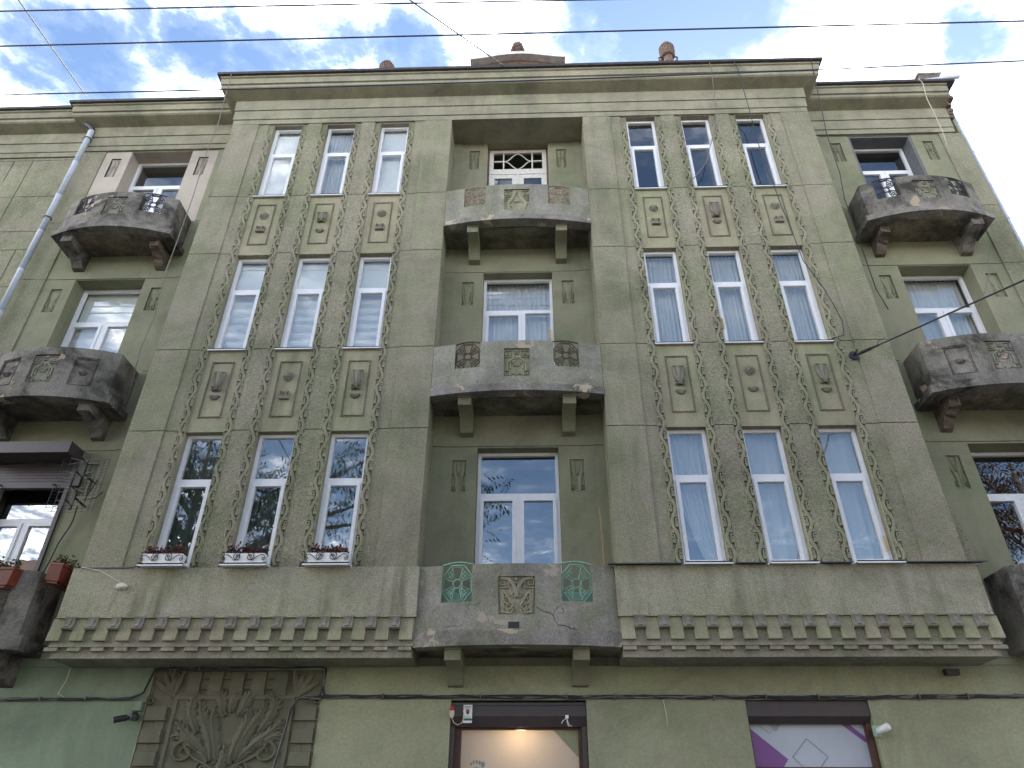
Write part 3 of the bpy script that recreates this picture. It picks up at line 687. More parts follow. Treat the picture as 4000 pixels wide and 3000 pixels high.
def grille(mat, w=.195, h=.245):
    m = MB(); r = .0112
    def bar(pts, rr=r): m.tube([(x, 0, z) for x, z in pts], rr, 5)
    o = [(-.42*w, h), (.42*w, h), (w, .45*h), (w, -.45*h), (.42*w, -h), (-.42*w, -h), (-w, -.45*h), (-w, .45*h)]
    bar(o+[o[0]]); oc = [(math.cos(R(22.5+45*k))*.30*w, math.sin(R(22.5+45*k))*.30*w) for k in range(9)]; bar(oc)
    for a in (0, 90, 180, 270):                     # four trapezoid petals
        ex, ez = math.cos(R(a)), math.sin(R(a)); tx, tz = -ez, ex
        L = (h if a % 180 else w)*.90; wi, wo = .16*w, .36*w if a % 180 else .33*h
        p = [(ex*.32*w+tx*wi, ez*.32*w+tz*wi), (ex*L+tx*wo, ez*L+tz*wo), (ex*L-tx*wo, ez*L-tz*wo), (ex*.32*w-tx*wi, ez*.32*w-tz*wi)]
        bar(p+[p[0]], r*.9)
    for sx in (-1, 1):
        for sz in (-1, 1):                          # diagonal stars and arcs
            d = [(sx*.24*w, sz*.24*w), (sx*.55*w, sz*.38*h), (sx*.68*w, sz*.66*h), (sx*.40*w, sz*.56*h)]; bar(d+[d[0]], r*.75)
            bar(bez((sx*.34*w, sz*.84*h), (sx*.45*w, sz*.62*h), (sx*.62*w, sz*.5*h), (sx*.93*w, sz*.34*h), 8), r*.7)
            bar(bez((sx*.28*w, sz*.62*h), (sx*.36*w, sz*.5*h), (sx*.5*w, sz*.38*h), (sx*.8*w, sz*.28*h), 8), r*.7)
    bar([(-w-.012, -h), (-w-.012, h+.0)], r); bar([(w+.012, -h), (w+.012, h+.0)], r)
    bar([(-w-.015+2*(w+.015)*i/12, h+.004+.035*math.sin(math.pi*i/12)) for i in range(13)], r*1.2)
    return m
G_ME = {k: grille(k).mesh('grille', k, True) for k in ('mintiron', 'rust', 'flaked', 'black')}
def bracket_mb(z0, depth=.6):
    m = MB(); prof = [(.61, z0), (.0, z0), (-.03, z0-.002), (-.03, z0-.03), (-.01, z0-.036), (-.01, z0-.155), (.04, z0-.16)]+bez((.04, z0-.16), (.25, z0-.17), (.38, z0-.2), (.5, z0-.36), 8)[1:]+[(.61, z0-.38)]
    m.prism(prof, -.1, .1, 'x')
    for s in (-1, 1): m.box(s*.06-.008, s*.06+.008, -.018, -.0101, z0-.14, z0-.05)
    m.box(-.052, .052, -.0178, -.0101, z0-.064, z0-.05)
    return m
def balcony(cx, ztop, notch, panel, slab, half, nx, wing, kind, mat, gmat, umat, broken=()):
    """notch: depth of the grille openings or 0; nx: their inner/outer edge; panel=(top,bottom) offsets of the carved panel"""
    pm = MB(); ext = .0
    fy = (lambda x: bulge(x, half, .235, .07)) if wing else (lambda x: bulge(x, half, .15, 0.0))
    T = .13; z1 = ztop; zb = ztop+slab[0]; zs = ztop+slab[1]
    pw = .2 if not kind == 0 else .235
    if kind == 2: pw = .23
    ph = (panel[0]-panel[1])/2; pz = ztop+(panel[0]+panel[1])/2
    def piece(a, b, zl, zh): curved(pm, a, b, zl, zh, fy, T)
    frames = [(-.62, .17, ztop-.17, ztop-.70), (.62, .17, ztop-.17, ztop-.70)] if not notch else []
    def with_holes(a, b, zl, zh, holes):
        xs = a
        for (hx, hw, ht, hb) in sorted(holes):
            piece(xs, hx-hw, zl, zh); piece(hx-hw, hx+hw, zl, hb); piece(hx-hw, hx+hw, ht, zh); xs = hx+hw
        piece(xs, b, zl, zh)
    holes = [(0, pw, ztop+panel[0], ztop+panel[1])]
    if notch:
        n0, n1 = nx
        with_holes(-n0, n0, zb, z1, holes)
        for s in (-1, 1):
            a, b = sorted((s*n0, s*n1)); piece(a, b, zb, ztop-notch)
            a, b = sorted((s*n1, s*half)); piece(a, b, zb, z1)
    else: with_holes(-half, half, zb, z1, holes+frames)
    if wing:
        for s in (-1, 1): pm.box(min(s*(half-.12), s*(half-.0006)), max(s*(half-.12), s*(half-.0006)), T+.05, .615, zb+.0006, z1-.0006)
    bal = pm.build('balcony', mat, house, loc=(cx, 0, 0))
    bm_ = MB(); curved(bm_, -pw, pw, ztop+panel[1], ztop+panel[0], lambda x: fy(x)+.035, .05); mo = motif(kind, pw, ph)
    mo.v = [(x, y+fy(x)+.036, z+pz) for x, y, z in mo.v]; bm_.join(mo)
    bm_.build('carved_panel', 'carved' if mat != 'soot' else 'concrete', bal)
    for hx, hw, ht, hb in frames:
        b2 = bead_frame(hw-.02, (ht-hb)/2-.02, .02); b2.v = [(x+hx, y+fy(x+hx)+.028, z+(ht+hb)/2) for x, y, z in b2.v]
        curved(b2, hx-hw, hx+hw, hb, ht, lambda x: fy(x)+.03, .05)
        s2 = shell(); b2.join(MB().add([(x*.9+hx, y+fy(hx)+.03, z*.9+(ht+hb)/2-.03) for x, y, z in s2.v], s2.f))
        b2.build('beaded_panel', mat, bal)
    sm = MB(); sh = half+(.08 if wing else .0)
    curved(sm, -sh, sh, zs, zb-.012, (lambda x: bulge(x, sh, .24, .04)) if wing else (lambda x: bulge(x, sh, .155, -.03)), .2)
    curved(sm, -sh, sh, zb-.012, zb+.012, (lambda x: bulge(x, sh, .235, .058)) if wing else (lambda x: bulge(x, sh, .15, -.012)), .2)
    if wing:
        for s in (-1, 1): sm.box(min(s*(sh-.2), s*(sh-.0008)), max(s*(sh-.2), s*(sh-.0008)), .22, .614, zs+.001, zb-.013)
    sm.build('slab_moulding', 'peel' if not wing else mat, bal)
    fl = MB(); curved(fl, -sh+.02, sh-.02, zs+.012, zb-.02, (lambda x: bulge(x, sh, .2, .1)) if wing else (lambda x: bulge(x, sh, .13, .02)), .24 if wing else .12); fl.box(-sh+.021, sh-.021, .11 if wing else .06, .613, zs+.014, zb-.03)
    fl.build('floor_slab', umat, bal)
    for s in (-1, 1):
        b = bracket_mb(zs+.012)
        if (s in broken): b = bracket_mb(zs+.012); b.v = [(x*.85+random.uniform(-.012, .012), (y+.16 if y < .2 else y)+random.uniform(-.012, .012), z+random.uniform(-.02, .02)) for x, y, z in b.v]
        b.build('bracket', 'brick' if s in broken else ('smooth' if not wing else mat), bal, loc=(s*(.80 if not wing else .78), 0 if not wing else .03, 0))
    if notch:
        for s in (-1, 1):
            xm = (nx[0]+nx[1])/2; g = put(G_ME[gmat], 'grille', bal, (s*xm, fy(xm)+.05, ztop-notch/2+.005))
            sl = -s*math.atan2(fy(nx[0])-fy(nx[1]), nx[1]-nx[0])*-1; g.rotation_euler = (0, 0, math.atan(2*(.235 if wing else .15)*s*xm/half**2))
    return bal
random.seed(11)
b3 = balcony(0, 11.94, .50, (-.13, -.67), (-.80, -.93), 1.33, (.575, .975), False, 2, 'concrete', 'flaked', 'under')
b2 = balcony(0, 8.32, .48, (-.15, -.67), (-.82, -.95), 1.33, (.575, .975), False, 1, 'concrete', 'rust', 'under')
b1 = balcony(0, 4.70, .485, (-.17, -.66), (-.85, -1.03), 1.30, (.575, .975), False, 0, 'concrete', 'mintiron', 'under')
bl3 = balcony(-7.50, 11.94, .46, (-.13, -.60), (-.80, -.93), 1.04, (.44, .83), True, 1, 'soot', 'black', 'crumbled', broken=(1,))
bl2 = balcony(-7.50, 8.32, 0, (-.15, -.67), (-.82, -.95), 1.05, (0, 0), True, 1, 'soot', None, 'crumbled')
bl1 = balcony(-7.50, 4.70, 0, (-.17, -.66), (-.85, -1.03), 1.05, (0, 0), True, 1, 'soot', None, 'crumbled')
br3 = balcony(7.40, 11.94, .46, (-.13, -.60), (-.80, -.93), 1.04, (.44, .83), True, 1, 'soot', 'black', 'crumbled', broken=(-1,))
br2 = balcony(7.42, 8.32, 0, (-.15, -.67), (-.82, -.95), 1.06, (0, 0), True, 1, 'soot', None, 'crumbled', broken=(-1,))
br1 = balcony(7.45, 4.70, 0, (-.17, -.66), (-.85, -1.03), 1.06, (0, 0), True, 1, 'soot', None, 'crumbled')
# mint lining behind the first floor grilles
for s in (-1, 1): MB().box(min(s*1.12, s*.45), max(s*1.12, s*.45), .12, .14, 3.86, 4.40).build('lining_sheet', 'mintsheet', b1)
# drain hole with a dark mouth in the first floor balcony
MB().box(-.105, .035, -.1525, -.13, 3.872, 3.95).build('drain_hole', 'black', b1)
for pts, w0 in (([(.251, 4.136), (.333, 4.079), (.42, 4.061), (.463, 4.035), (.479, 3.971), (.521, 3.916), (.598, 3.907), (.692, 3.877), (.795, 3.86)], .006), ([(.464, 4.041), (.478, 4.085), (.492, 4.106), (.551, 4.166), (.585, 4.12), (.6, 4.05)], .0035), ([(-.46, 4.2), (-.52, 4.17), (-.6, 4.18), (-.66, 4.13)], .003), ([(-.9, 3.9), (-.8, 3.92), (-.72, 3.91), (-.66, 3.94)], .004)):
    q = MB(); rr = []
    for (xa, za), (xb, zb) in zip(pts[:-1], pts[1:]):
        for k in range(4): rr.append((xa+(xb-xa)*k/4, za+(zb-za)*k/4+random.uniform(-.006, .006)))
    q.band(rr, [w0*random.uniform(.4, 1.4) for _ in rr], .0012)
    q.v = [(x, y+bulge(x, 1.3), z) for x, y, z in q.v]; q.build('crack', 'black', b1)
# ================================================================== sheet metal over the right bay apron
m = MB()
for a, b in ((1.2, 2.16), (2.86, 3.26), (3.96, 4.36), (5.06, 6.05)):
    m.prism([(.0, 4.722), (-.145, 4.70), (-.15, 4.685), (-.143, 4.684), (-.139, 4.695), (.0, 4.715)], a, b, 'x')
m.build('apron_flashing', 'flash', house)
# ================================================================== brown shutter box on the first floor left window
sb = MB().box(WL-.70, WL+.73, .26, .615, 6.63, 6.82).build('shutter_box', 'brown', house)
for k in range(7): MB().box(WL-.66, WL+.66, .66, .69, 6.28+.05*k, 6.325+.05*k).build('shutter_slat', 'brown', sb)
MB().box(WL-.70, WL-.63, .60, .70, 4.2, 6.63).build('guide_rail', 'brown', sb); MB().box(WL+.66, WL+.72, .58, .70, 4.2, 6.63).build('guide_rail', 'brown', sb)
m = MB().box(WL-.63, WL+.66, .62, .70, 6.20, 6.27)
for s in (-.4, .45): m.tube([(WL+s, .63, 6.26), (WL+s+.02, .56, 6.22)], .012, 6)
m.build('end_slat', 'brown', sb)
# ================================================================== shop door and shop window
dx = 0.005
door = MB().prism([(.60, 3.13), (.585, 3.0), (.585, 2.975), (.64, 2.86), (.90, 2.86), (.90, 3.13)], -.85, .86, 'x').build('shop_shutter_box', 'brown', house)
MB().box(-.85, .86, .583, .60, 3.10, 3.132).build('box_lip', 'flash', door)
fr = MB().box(-.84, -.72, .72, .80, 0, 2.86).box(.755, .85, .72, .80, 0, 2.86).box(-.72, .755, .72, .80, 2.835, 2.858).build('shop_door', 'brown2', house)
MB().box(-.85, -.80, .62, .72, 0, 2.86).build('guide_rail', 'brown', fr); MB().box(.80, .855, .62, .72, 0, 2.86).build('guide_rail', 'brown', fr)
MB().box(-.718, .753, .745, .75, .05, 2.834).build('frosted_pane', 'frost', fr)
MB().prism([(.445, 2.834), (.753, 2.834), (.753, 2.52)], .740, .744).build('dark_film_corner', 'dgrey' if 0 else 'ground', fr)
fm = MB()
for k, (ox, oz, rx, rz) in enumerate(((-.077, .085, .012, .018), (-.045, .102, .012, .021), (-.008, .107, .013, .023), (.03, .098, .017, .024), (.072, .078, .026, .034))): fm.dome(-.51+ox, 2.37+oz, rx, rz, .001, .742, 12)
fm.dome(-.52, 2.31, .085, .11, .001, .742, 18)
fm.build('footprint_print', 'footblue', fr)
# ceiling lamp glowing behind the frosted film
lm = MB().lathe([(.05, 2.93), (.06, 2.9), (.001, 2.895)], .02, 1.05, 14)
lamp_m, lt, lb = new_mat('lit_shop_lamp'); lb.inputs['Emission Color'].default_value = (1, .78, .45, 1); lb.inputs['Emission Strength'].default_value = 5
lm.build('shop_lamp', lamp_m, fr)
ld = bpy.data.lights.new('shop_lamp_light', 'POINT'); lo = bpy.data.objects.new('shop_lamp_light', ld); C.objects.link(lo); lo.location = (XC+.02, 1.05, 2.80); ld.energy = 5; ld.color = (1, .80, .52); ld.shadow_soft_size = .06
MB().box(-1.6, 1.6, 3.4, 3.5, 0, 3.2).box(-1.6, 1.6, .96, 3.4, 3.0, 3.1).box(-1.6, -1.55, .96, 3.4, 0, 3.0).box(1.55, 1.6, .96, 3.4, 0, 3.0).build('shop_interior', 'shopwall', house)
sw = MB().prism([(.60, 3.15), (.585, 3.0), (.585, 2.975), (.66, 2.90), (.90, 2.90), (.90, 3.15)], 2.87, 4.39, 'x').build('shop_shutter_box', 'brown', house)
swf = MB().box(2.87, 2.91, .70, .80, .8, 2.90).box(4.33, 4.39, .64, .80, .8, 2.90).box(2.91, 4.33, .72, .80, 2.38, 2.425).build('shop_window', 'brown2', house)
MB().box(2.91, 4.33, .745, .75, 2.425, 2.90).build('printed_film', 'pgrey', swf)
def tri(pts, mat, nm, y=.742): MB().prism([(x-XC, z) for x, z in pts], y, y+.002).build(nm, mat, swf)
tri([(2.687, 2.86), (3.10, 2.51), (3.03, 2.426), (2.687, 2.426)], 'purple', 'purple_shape')
tri([(3.84, 2.899), (3.94, 2.899), (4.10, 2.76), (4.10, 2.69)], 'purple', 'purple_shape')
tri([(2.93, 2.899), (3.09, 2.899), (3.01, 2.82)], 'dgrey', 'grey_shape', .7425)
lm = MB()
for pts in ([(2.79, 2.9), (2.93, 2.80), (3.05, 2.9)], [(3.37, 2.74), (3.16, 2.535), (3.26, 2.43)], [(3.37, 2.74), (3.59, 2.54), (3.48, 2.43)]):
    lm.tube([(x-XC, .7405, z) for x, z in pts], .004, 4)
lm.build('thin_outline', 'lines', swf)
# ================================================================== carved surround on the ground floor wall
sur = thing('x', 'x', 'x'); bpy.data.objects.remove(sur)
sur = MB().box(-4.775, -2.545, .585, .60, 1.2, 3.525).build('carved_surround', 'relief_dark', house)
pan = frame_mb(-4.44, -2.87, 1.6, 3.22, .565, .05, .02).build('panel_frame', 'relief_dark', sur)
blk = MB().prism([(-.13, -.07), (.13, -.07), (.13, .075), (-.13, .075)], -.055, 0); blk.box(-.148, .148, -.062, 0, -.085, -.0701)
blk_me = blk.mesh('relief_block', 'relief_dark')
sm_ = MB().box(-.128, -.002, -.02, 0, -.045, .04).box(.002, .128, -.02, 0, -.045, .04); sm_me = sm_.mesh('relief_block', 'relief_dark')
for s in (-1, 1):
    for k in range(6):
        put(blk_me, 'relief_block', sur, (-3.66+s*.965, .588, 3.005-.255*k)); put(sm_me, 'relief_block', sur, (-3.66+s*.965, .588, 2.875-.255*k))
vous = MB().prism([(.0, .15), (-.035, .15), (-.048, .10), (-.06, .0), (-.055, -.08), (-.03, -.14), (0, -.145)], -.085, .085, 'x').mesh('scroll_block', 'relief_dark')
vs_ = MB().box(-.05, .05, -.03, 0, -.06, .04).box(-.05, .05, -.025, 0, .06, .14).mesh('relief_block', 'relief_dark')
for k in range(5): put(vous, 'scroll_block', sur, (-4.22+.285*k, .588, 3.355))
for k in range(4): put(vs_, 'relief_block', sur, (-4.0775+.285*k, .588, 3.355))
for s in (-1, 1):
    m = MB(); cx = s*1.0
    for k in range(4):
        a = R(35+k*22); m.sweep([(cx-s*.2, 3.2), (cx-s*.2+s*.18*math.cos(a), 3.2+.18*math.sin(a)), (cx-s*.2+s*.33*math.cos(a), 3.2+.33*math.sin(a))], [.02, .045, .03], [.02, .05, .03])
    m.sweep(spiral(cx-s*.19, 3.46, .05, .012, 0, 1.4, 14, s), .016, .055); m.sweep(spiral(cx+s*.08, 3.16, .055, .012, 2, 1.4, 14, -s), .016, .055)
    m.v = [(x-3.66, y+.588, z) for x, y, z in m.v]; m.build('corner_scroll', 'relief_dark', sur)
m = MB()
for i in range(40): m.tube([(-4.765+.0571*i, .585, 3.50), (-4.745+.0571*i, .575, 3.522)], .014, 5)
m.build('rope_border', 'relief_dark', sur)['kind'] = 'stuff'
for x in (-4.765, -2.555):
    m = MB()
    for i in range(36): m.tube([(x, .585, 1.3+.06*i), (x+.012, .575, 1.34+.06*i)], .014, 5)
    m.build('rope_border', 'relief_dark', sur)['kind'] = 'stuff'
ac = MB()
def acanthus(path, W, h=.042):
    n = 20; P = bez(*path, n=n); ws = [max(.006, W*math.sin(math.pi*min(1, .12+.88*(i/n)))**.8*(.72+.28*abs(math.sin(i/n*math.pi*4)))) for i in range(n+1)]
    ac.sweep(P, ws, [h*(.5+.5*math.sin(math.pi*(.15+.8*i/n))) for i in range(n+1)])
    ac.sweep(P, [w*.18 for w in ws], [h*1.25]*(n+1))
    for i in range(3, n-1, 3):                      # lobes
        for s in (-1, 1):
            ax, az = P[i]; bx, bz = P[i+1]; dx, dz = bx-ax, bz-az; L = math.hypot(dx, dz); dx /= L; dz /= L
            ox, oz = -dz*s, dx*s; l = ws[i]*1.0+.012
            ac.sweep([(ax, az), (ax+(ox*.6+dx*.7)*l, az+(oz*.6+dz*.7)*l), (ax+(ox+dx*1.3)*l, az+(oz+dz*1.3)*l)], [.02, .034, .008], [h*.8, h*.9, h*.3])
for s in (-1, 1):
    ac.sweep(bez((s*.03, -.62), (s*.2, -.35), (s*.45, -.45), (s*.55, -.1), 16), [.022]*17, .04)
    ac.sweep(spiral(s*.52, -.28, .17, .03, 1.9 if s > 0 else 1.24, 1.35, 22, -s), [.025-.0006*i for i in range(23)], .045)
    ac.sweep(spiral(s*.24, -.52, .1, .02, 1.2 if s > 0 else 1.94, 1.3, 18, -s), .017, .042)
    acanthus(((s*.18, -.42), (s*.35, -.1), (s*.6, -.02), (s*.7, .2)), .08)
    acanthus(((s*.15, -.4), (s*.2, .1), (s*.45, .2), (s*.42, .52)), .095)
    acanthus(((s*.1, -.45), (s*.1, 0), (s*.3, .1), (s*.2, .42)), .085)
    acanthus(((s*.08, .25), (s*.2, .35), (s*.1, .55), (s*.3, .66)), .09)
    acanthus(((s*.4, .0), (s*.55, .3), (s*.6, .4), (s*.5, .62)), .085)
    acanthus(((s*.35, -.25), (s*.6, -.05), (s*.62, .0), (s*.72, -.08)), .065)
    acanthus(((s*.1, -.6), (s*.3, -.66), (s*.5, -.56), (s*.7, -.66)), .055)
acanthus(((0, -.65), (-.05, -.5), (.05, -.35), (0, -.15)), .08)
acanthus(((0, .3), (-.05, .45), (.05, .55), (0, .68)), .07)
ac.box(-.1, .1, -.05, 0, -.76, -.64)
ac.v = [(x*.98-3.655, y+.586, z*.78+2.80-.02) for x, y, z in ac.v]
ac.build('acanthus_relief', 'relief_dark', sur, True)
# ================================================================== dormer and roof pots
dm = MB().box(-1.0, 1.0, .95, 2.6, 15.4, 17.06).build('roof_dormer', 'dormer', house)
top = [(x, 17.14+.2*max(0, math.cos(x/1.15*math.pi/2))**1.6+.02*abs(x)) for x in [-1.12+2.24*i/20 for i in range(21)]]
MB().prism([(x, z) for x, z in top]+[(x, z+.13) for x, z in reversed(top)], .62, 2.7).build('dormer_canopy', 'stonew', dm)
MB().prism([(x*.96, z-.003) for x, z in top]+[(1.03, 17.02), (-1.03, 17.02)], .80, 2.6).build('dormer_gable', 'dormer', dm)
MB().box(-.85, -.2, .775, .80, 16.4, 17.0).box(.2, .85, .775, .80, 16.4, 17.0).build('dormer_window', 'winblk', dm)
m = MB(); m.prism([(-.17, 17.44), (.17, 17.44), (.13, 17.6), (.10, 17.72), (.0, 17.8), (-.10, 17.72), (-.13, 17.6)], .60, .68)
for s in (-1, 1): m.sweep(spiral(s*.075, 17.52, .065, .012, 1.57, 1.5, 16, -s), .017, .04, .60)
for k in range(-2, 3): m.sweep([(0, 17.6), (.06*math.sin(k*.5), 17.6+.1*math.cos(k*.5)), (.12*math.sin(k*.5), 17.6+.2*math.cos(k*.5))], [.01, .025, .008], .04, .60)
m.build('finial_ornament', 'terra', dm)
for x, z0, lab in ((3.24, 16.62, 'brown terracotta roof vent pot standing clear above the cornice on the right'), (-3.25, 16.17, 'brown terracotta roof vent pot showing only its dome above the cornice on the left')):
    t = thing('roof_vent_pot', lab, 'vent pot', (x, .5, z0), 'vent pots on the roof')
    MB().lathe([(.11, -1.0), (.11, -.02), (.12, 0), (.10, .03), (.09, .14), (.11, .2)], 0, 0, 18).build('neck', 'terra', t, True)
    MB().lathe([(.14, .2), (.165, .24), (.172, .26), (.16, .28), (.165, .5), (.155, .6), (.12, .68), (.06, .72), (.035, .735), (.03, .76), (.01, .77)], 0, 0, 20).build('hood', 'terra', t, True)
    m = MB()
    for k in range(18):
        a = 2*math.pi*k/18; c, s_ = math.cos(a), math.sin(a); m.tube([(.163*c, .163*s_, .30), (.168*c, .168*s_, .5)], .012, 5); m.tube([(.166*c, .166*s_, .52), (.160*c, .160*s_, .57)], .017, 5)
    m.build('rib_ring', 'terra', t)
    m = MB()
    for a in (0, math.pi): m.tube([(.16*math.cos(a), 0, .24), (.215*math.cos(a), 0, .2), (.2*math.cos(a), 0, .12), (.11*math.cos(a), 0, .03)], .022, 6)
    m.build('side_arm', 'terra', t)
t = thing('chimney', 'low broken chimney with a stone cap at the right roof corner', 'chimney', (8.86, .55, 15.43))
MB().box(-.2, .2, -.05, .5, -.2, .52).build('shaft', 'brick', t); MB().prism([(-.24, .52), (.28, .52), (.3, .6), (-.26, .58)], -.09, .55).build('cap', 'stonew', t)
m = MB().tube([(-.35, -.2, .06), (.1, -.24, .08), (.42, -.27, .09)], .045, 10); m.build('vent_pipe', 'pipe', t)
# ================================================================== neighbouring house on the left
nb = thing('neighbouring_house', 'adjoining green rendered house at the far left with scored joints and a peeling cornice', 'house', (-9.6, 0, 0))
r = []
for z in (12.86, 11.85, 11.35, 13.99, 10.4, 8.3): r.append((-6, -.02, z-.007, z+.007, .74))
r += [(-1.53, -1.51, 13.36, 13.98, .74), (-1.12, -1.10, 11.36, 13.98, .74), (-.47, -.45, 8.3, 11.34, .74)]
grid_wall(-6, -.02, 0, 14.06, .72, r, 1.0).build('wall', 'rough', nb)
ring(CPROF, -6, -.03, .70, 1.3, False, False).build('cornice', 'frieze', nb); ring(ROOFP, -6, -.03, .70, 1.4, False, False).build('roof_edge', 'roofm', nb)
MB().prism([(.6, 15.28), (3.5, 17.2), (8.9, 15.2), (8.9, 0), (.99, 0), (.99, 15.0)], -6, -.05, 'x').build('roof', 'roofm', nb)
# ================================================================== drainpipes
t = thing('drainpipe', 'grey galvanised drainpipe down the corner left of the house', 'drainpipe', (-9.50, .47, 0))
zs = [14.62, 13.6, 12.6, 11.6, 10.6, 9.6, 8.6, 7.6, 6.6, 5.6, 4.6, 3.4, .3]
for a, b in zip(zs[:-1], zs[1:]):
    o = MB().tube([(0, 0, b+.001), (0, 0, a-.06), (0, 0, a-.055), (0, 0, a)], [.055, .055, .0575, .0575], 12).build('pipe_length', 'pipe', t, True)
MB().tube([(-.28, -.05, 14.93), (-.2, -.02, 14.85), (-.03, .0, 14.72), (0, 0, 14.6)], .058, 10).build('pipe_elbow', 'flash', t, True)
for z in (11.95, 14.35, 8.2): MB().tube([(.066*math.cos(a), .066*math.sin(a), z) for a in [i*math.pi/6 for i in range(13)]], .012, 5).tube([(-.06, 0, z), (-.14, .02, z+.02), (-.15, 0, z+.05)], .006, 4).build('pipe_clamp', 'flash', t)
t = MB().tube([(9.08, .66, 14.95), (9.08, .66, 7.6)], .035, 8)
for k in range(8): t.tube([(9.08, .66, 14.5-k*.95), (9.08, .66, 14.45-k*.95)], .042, 8)
tag(t.build('drainpipe', 'pipe', None, True), 'pale blue grey pipe running down the right edge of the house', 'drainpipe')
# ================================================================== wires and cables
def wire(name, pts, r, mat, label, cat, group=None):
    return tag(MB().tube(pts, r, 6).build(name, mat, None, True), label, cat, group)
def line(a, b, t0, t1, sag=0.0, n=24):
    a, b = Vector(a), Vector(b); o = []
    for i in range(n+1):
        t = t0+(t1-t0)*i/n; p = a+(b-a)*t; p.z -= sag*4*t*(1-t) if 0 <= t <= 1 else 0; o.append(p)
    return o
wire('overhead_wire', line((-8.68, -3, 13.11), (-.23, -3, 12.98), -1.5, 3.5, .0), .0125, 'skywire', 'topmost black overhead wire crossing the sky and leaving the top edge', 'wire', 'overhead street wires')
wire('overhead_wire', line((-8.94, -2.5, 12.94), (8.09, -2.5, 12.88), -.8, 1.8, .0), .0135, 'skywire', 'black overhead wire crossing the whole sky above the roof', 'wire', 'overhead street wires')
wire('overhead_wire', line((-9.02, -2, 12.33), (8.25, -2, 12.57), -.8, 1.8, .1), .012, 'skywire', 'lowest black overhead wire passing in front of the cornice', 'wire', 'overhead street wires')
wire('stay_wire', line((-9.75, .25, 15.46), (-8.5, -3, 13.44), 0, 3), .013, 'wire', 'thin diagonal wire from the left roof edge up across the sky', 'wire')
wire('stay_wire', line((-.48, -.38, 15.29), (-1.89, -3, 13.1), 0, 3), .013, 'wire', 'thin diagonal wire from the cornice in front of the dormer', 'wire')
W1 = [(-6.23, -.42, 15.2), (-6.23, -.35, 14.46), (-6.21, -.3, 13.72), (-6.26, -.26, 13.03), (-6.28, -.22, 12.53), (-6.29, -.16, 11.78), (-6.31, -.13, 11.41), (-6.34, -.08, 10.72), (-6.4, -.01, 10.03), (-6.4, .11, 9.12), (-6.5, .19, 8.53), (-6.5, .24, 8.16), (-6.49, .27, 7.97), (-6.52, .35, 7.4)]
W2 = [(3.76, -.42, 15.23), (3.79, -.36, 14.99), (3.81, -.2, 14.67), (3.83, -.06, 14.22), (3.78, -.04, 13.83), (3.61, -.04, 13.26), (3.39, -.04, 12.55), (3.13, -.04, 12.17), (2.96, -.04, 11.96)]
W3 = [(4.26, -.43, 15.23), (4.32, -.38, 14.96), (4.38, -.25, 14.5), (4.46, -.09, 14.0), (4.47, -.05, 13.55), (4.47, -.05, 12.9), (4.5, -.05, 12.24), (4.54, -.05, 11.86), (4.56, -.05, 11.33), (4.62, -.05, 10.74), (4.64, -.05, 10.33), (4.67, -.04, 10.0), (4.75, -.04, 9.76), (4.87, -.04, 9.38), (4.96, -.03, 9.02), (5.01, -.03, 8.7), (4.97, -.03, 8.42), (4.75, -.04, 8.34)]
W4 = [(5.84, -.42, 15.2), (5.83, -.3, 14.54), (5.83, -.2, 13.95), (5.82, -.08, 13.3), (5.82, -.05, 12.6), (5.83, -.03, 12.21), (5.89, .21, 11.76), (5.94, .27, 11.29), (5.95, .31, 11.04), (5.98, .36, 10.63), (6.01, .42, 10.24), (6.05, .49, 9.8), (6.19, .58, 9.41)]
W5 = [(8.29, .14, 15.27), (8.35, .16, 15.16), (8.36, .26, 14.75), (8.43, .34, 14.36), (8.49, .43, 13.93), (8.53, .58, 13.33)]
W6 = [(8.31, .5, 10.63), (8.12, .53, 10.11), (7.94, .57, 9.74), (7.76, .6, 9.48)]
for w_, m_, l_ in ((W1, 'wire', 'thin grey wire dangling from the left cornice corner past two balconies'), (W2, 'wire', 'loose wire hanging from the cornice and looping left between the right bay windows'),
                   (W3, 'cable', 'long dark wire hanging over the rightmost bay windows'), (W4, 'cable', 'dark wire hanging in the corner right of the bay'), (W5, 'cream', 'pale cord hanging from the right roof corner'), (W6, 'wire', 'short wire below the upper right balcony')):
    wire('hanging_wire', w_, .008, m_, l_, 'wire', 'wires dangling down the facade')
t = thing('suspension_cable', 'black suspension cable with turnbuckle hooked to a plate on the right bay', 'cable', (5.03, 0, 8.03))
MB().tube([(0, -.005, 0), (0, -.03, 0)], .075, 16).tube([(0, -.03, 0), (0, -.1, .01), (.02, -.13, .04)], .02, 8).build('anchor_plate', 'black', t)
dv = Vector((5.09-5.03, -3.5, 6.51-8.03))
MB().tube([dv*.03, dv*.06], .018, 8).tube([dv*.06, dv*.14], .028, 8).tube([dv*.14, dv*.2], .018, 8).build('turnbuckle', 'black', t)
MB().tube([dv*.2, dv*2.2], .011, 6).build('cable_strand', 'cable', t)
MB().tube([dv*.19+Vector((0, 0, .01)), dv*.21+Vector((.01, 0, .07)), dv*.26+Vector((0, 0, .06)), dv*.27], .006, 5).build('tie_wire', 'wire', t)
random.seed(5)
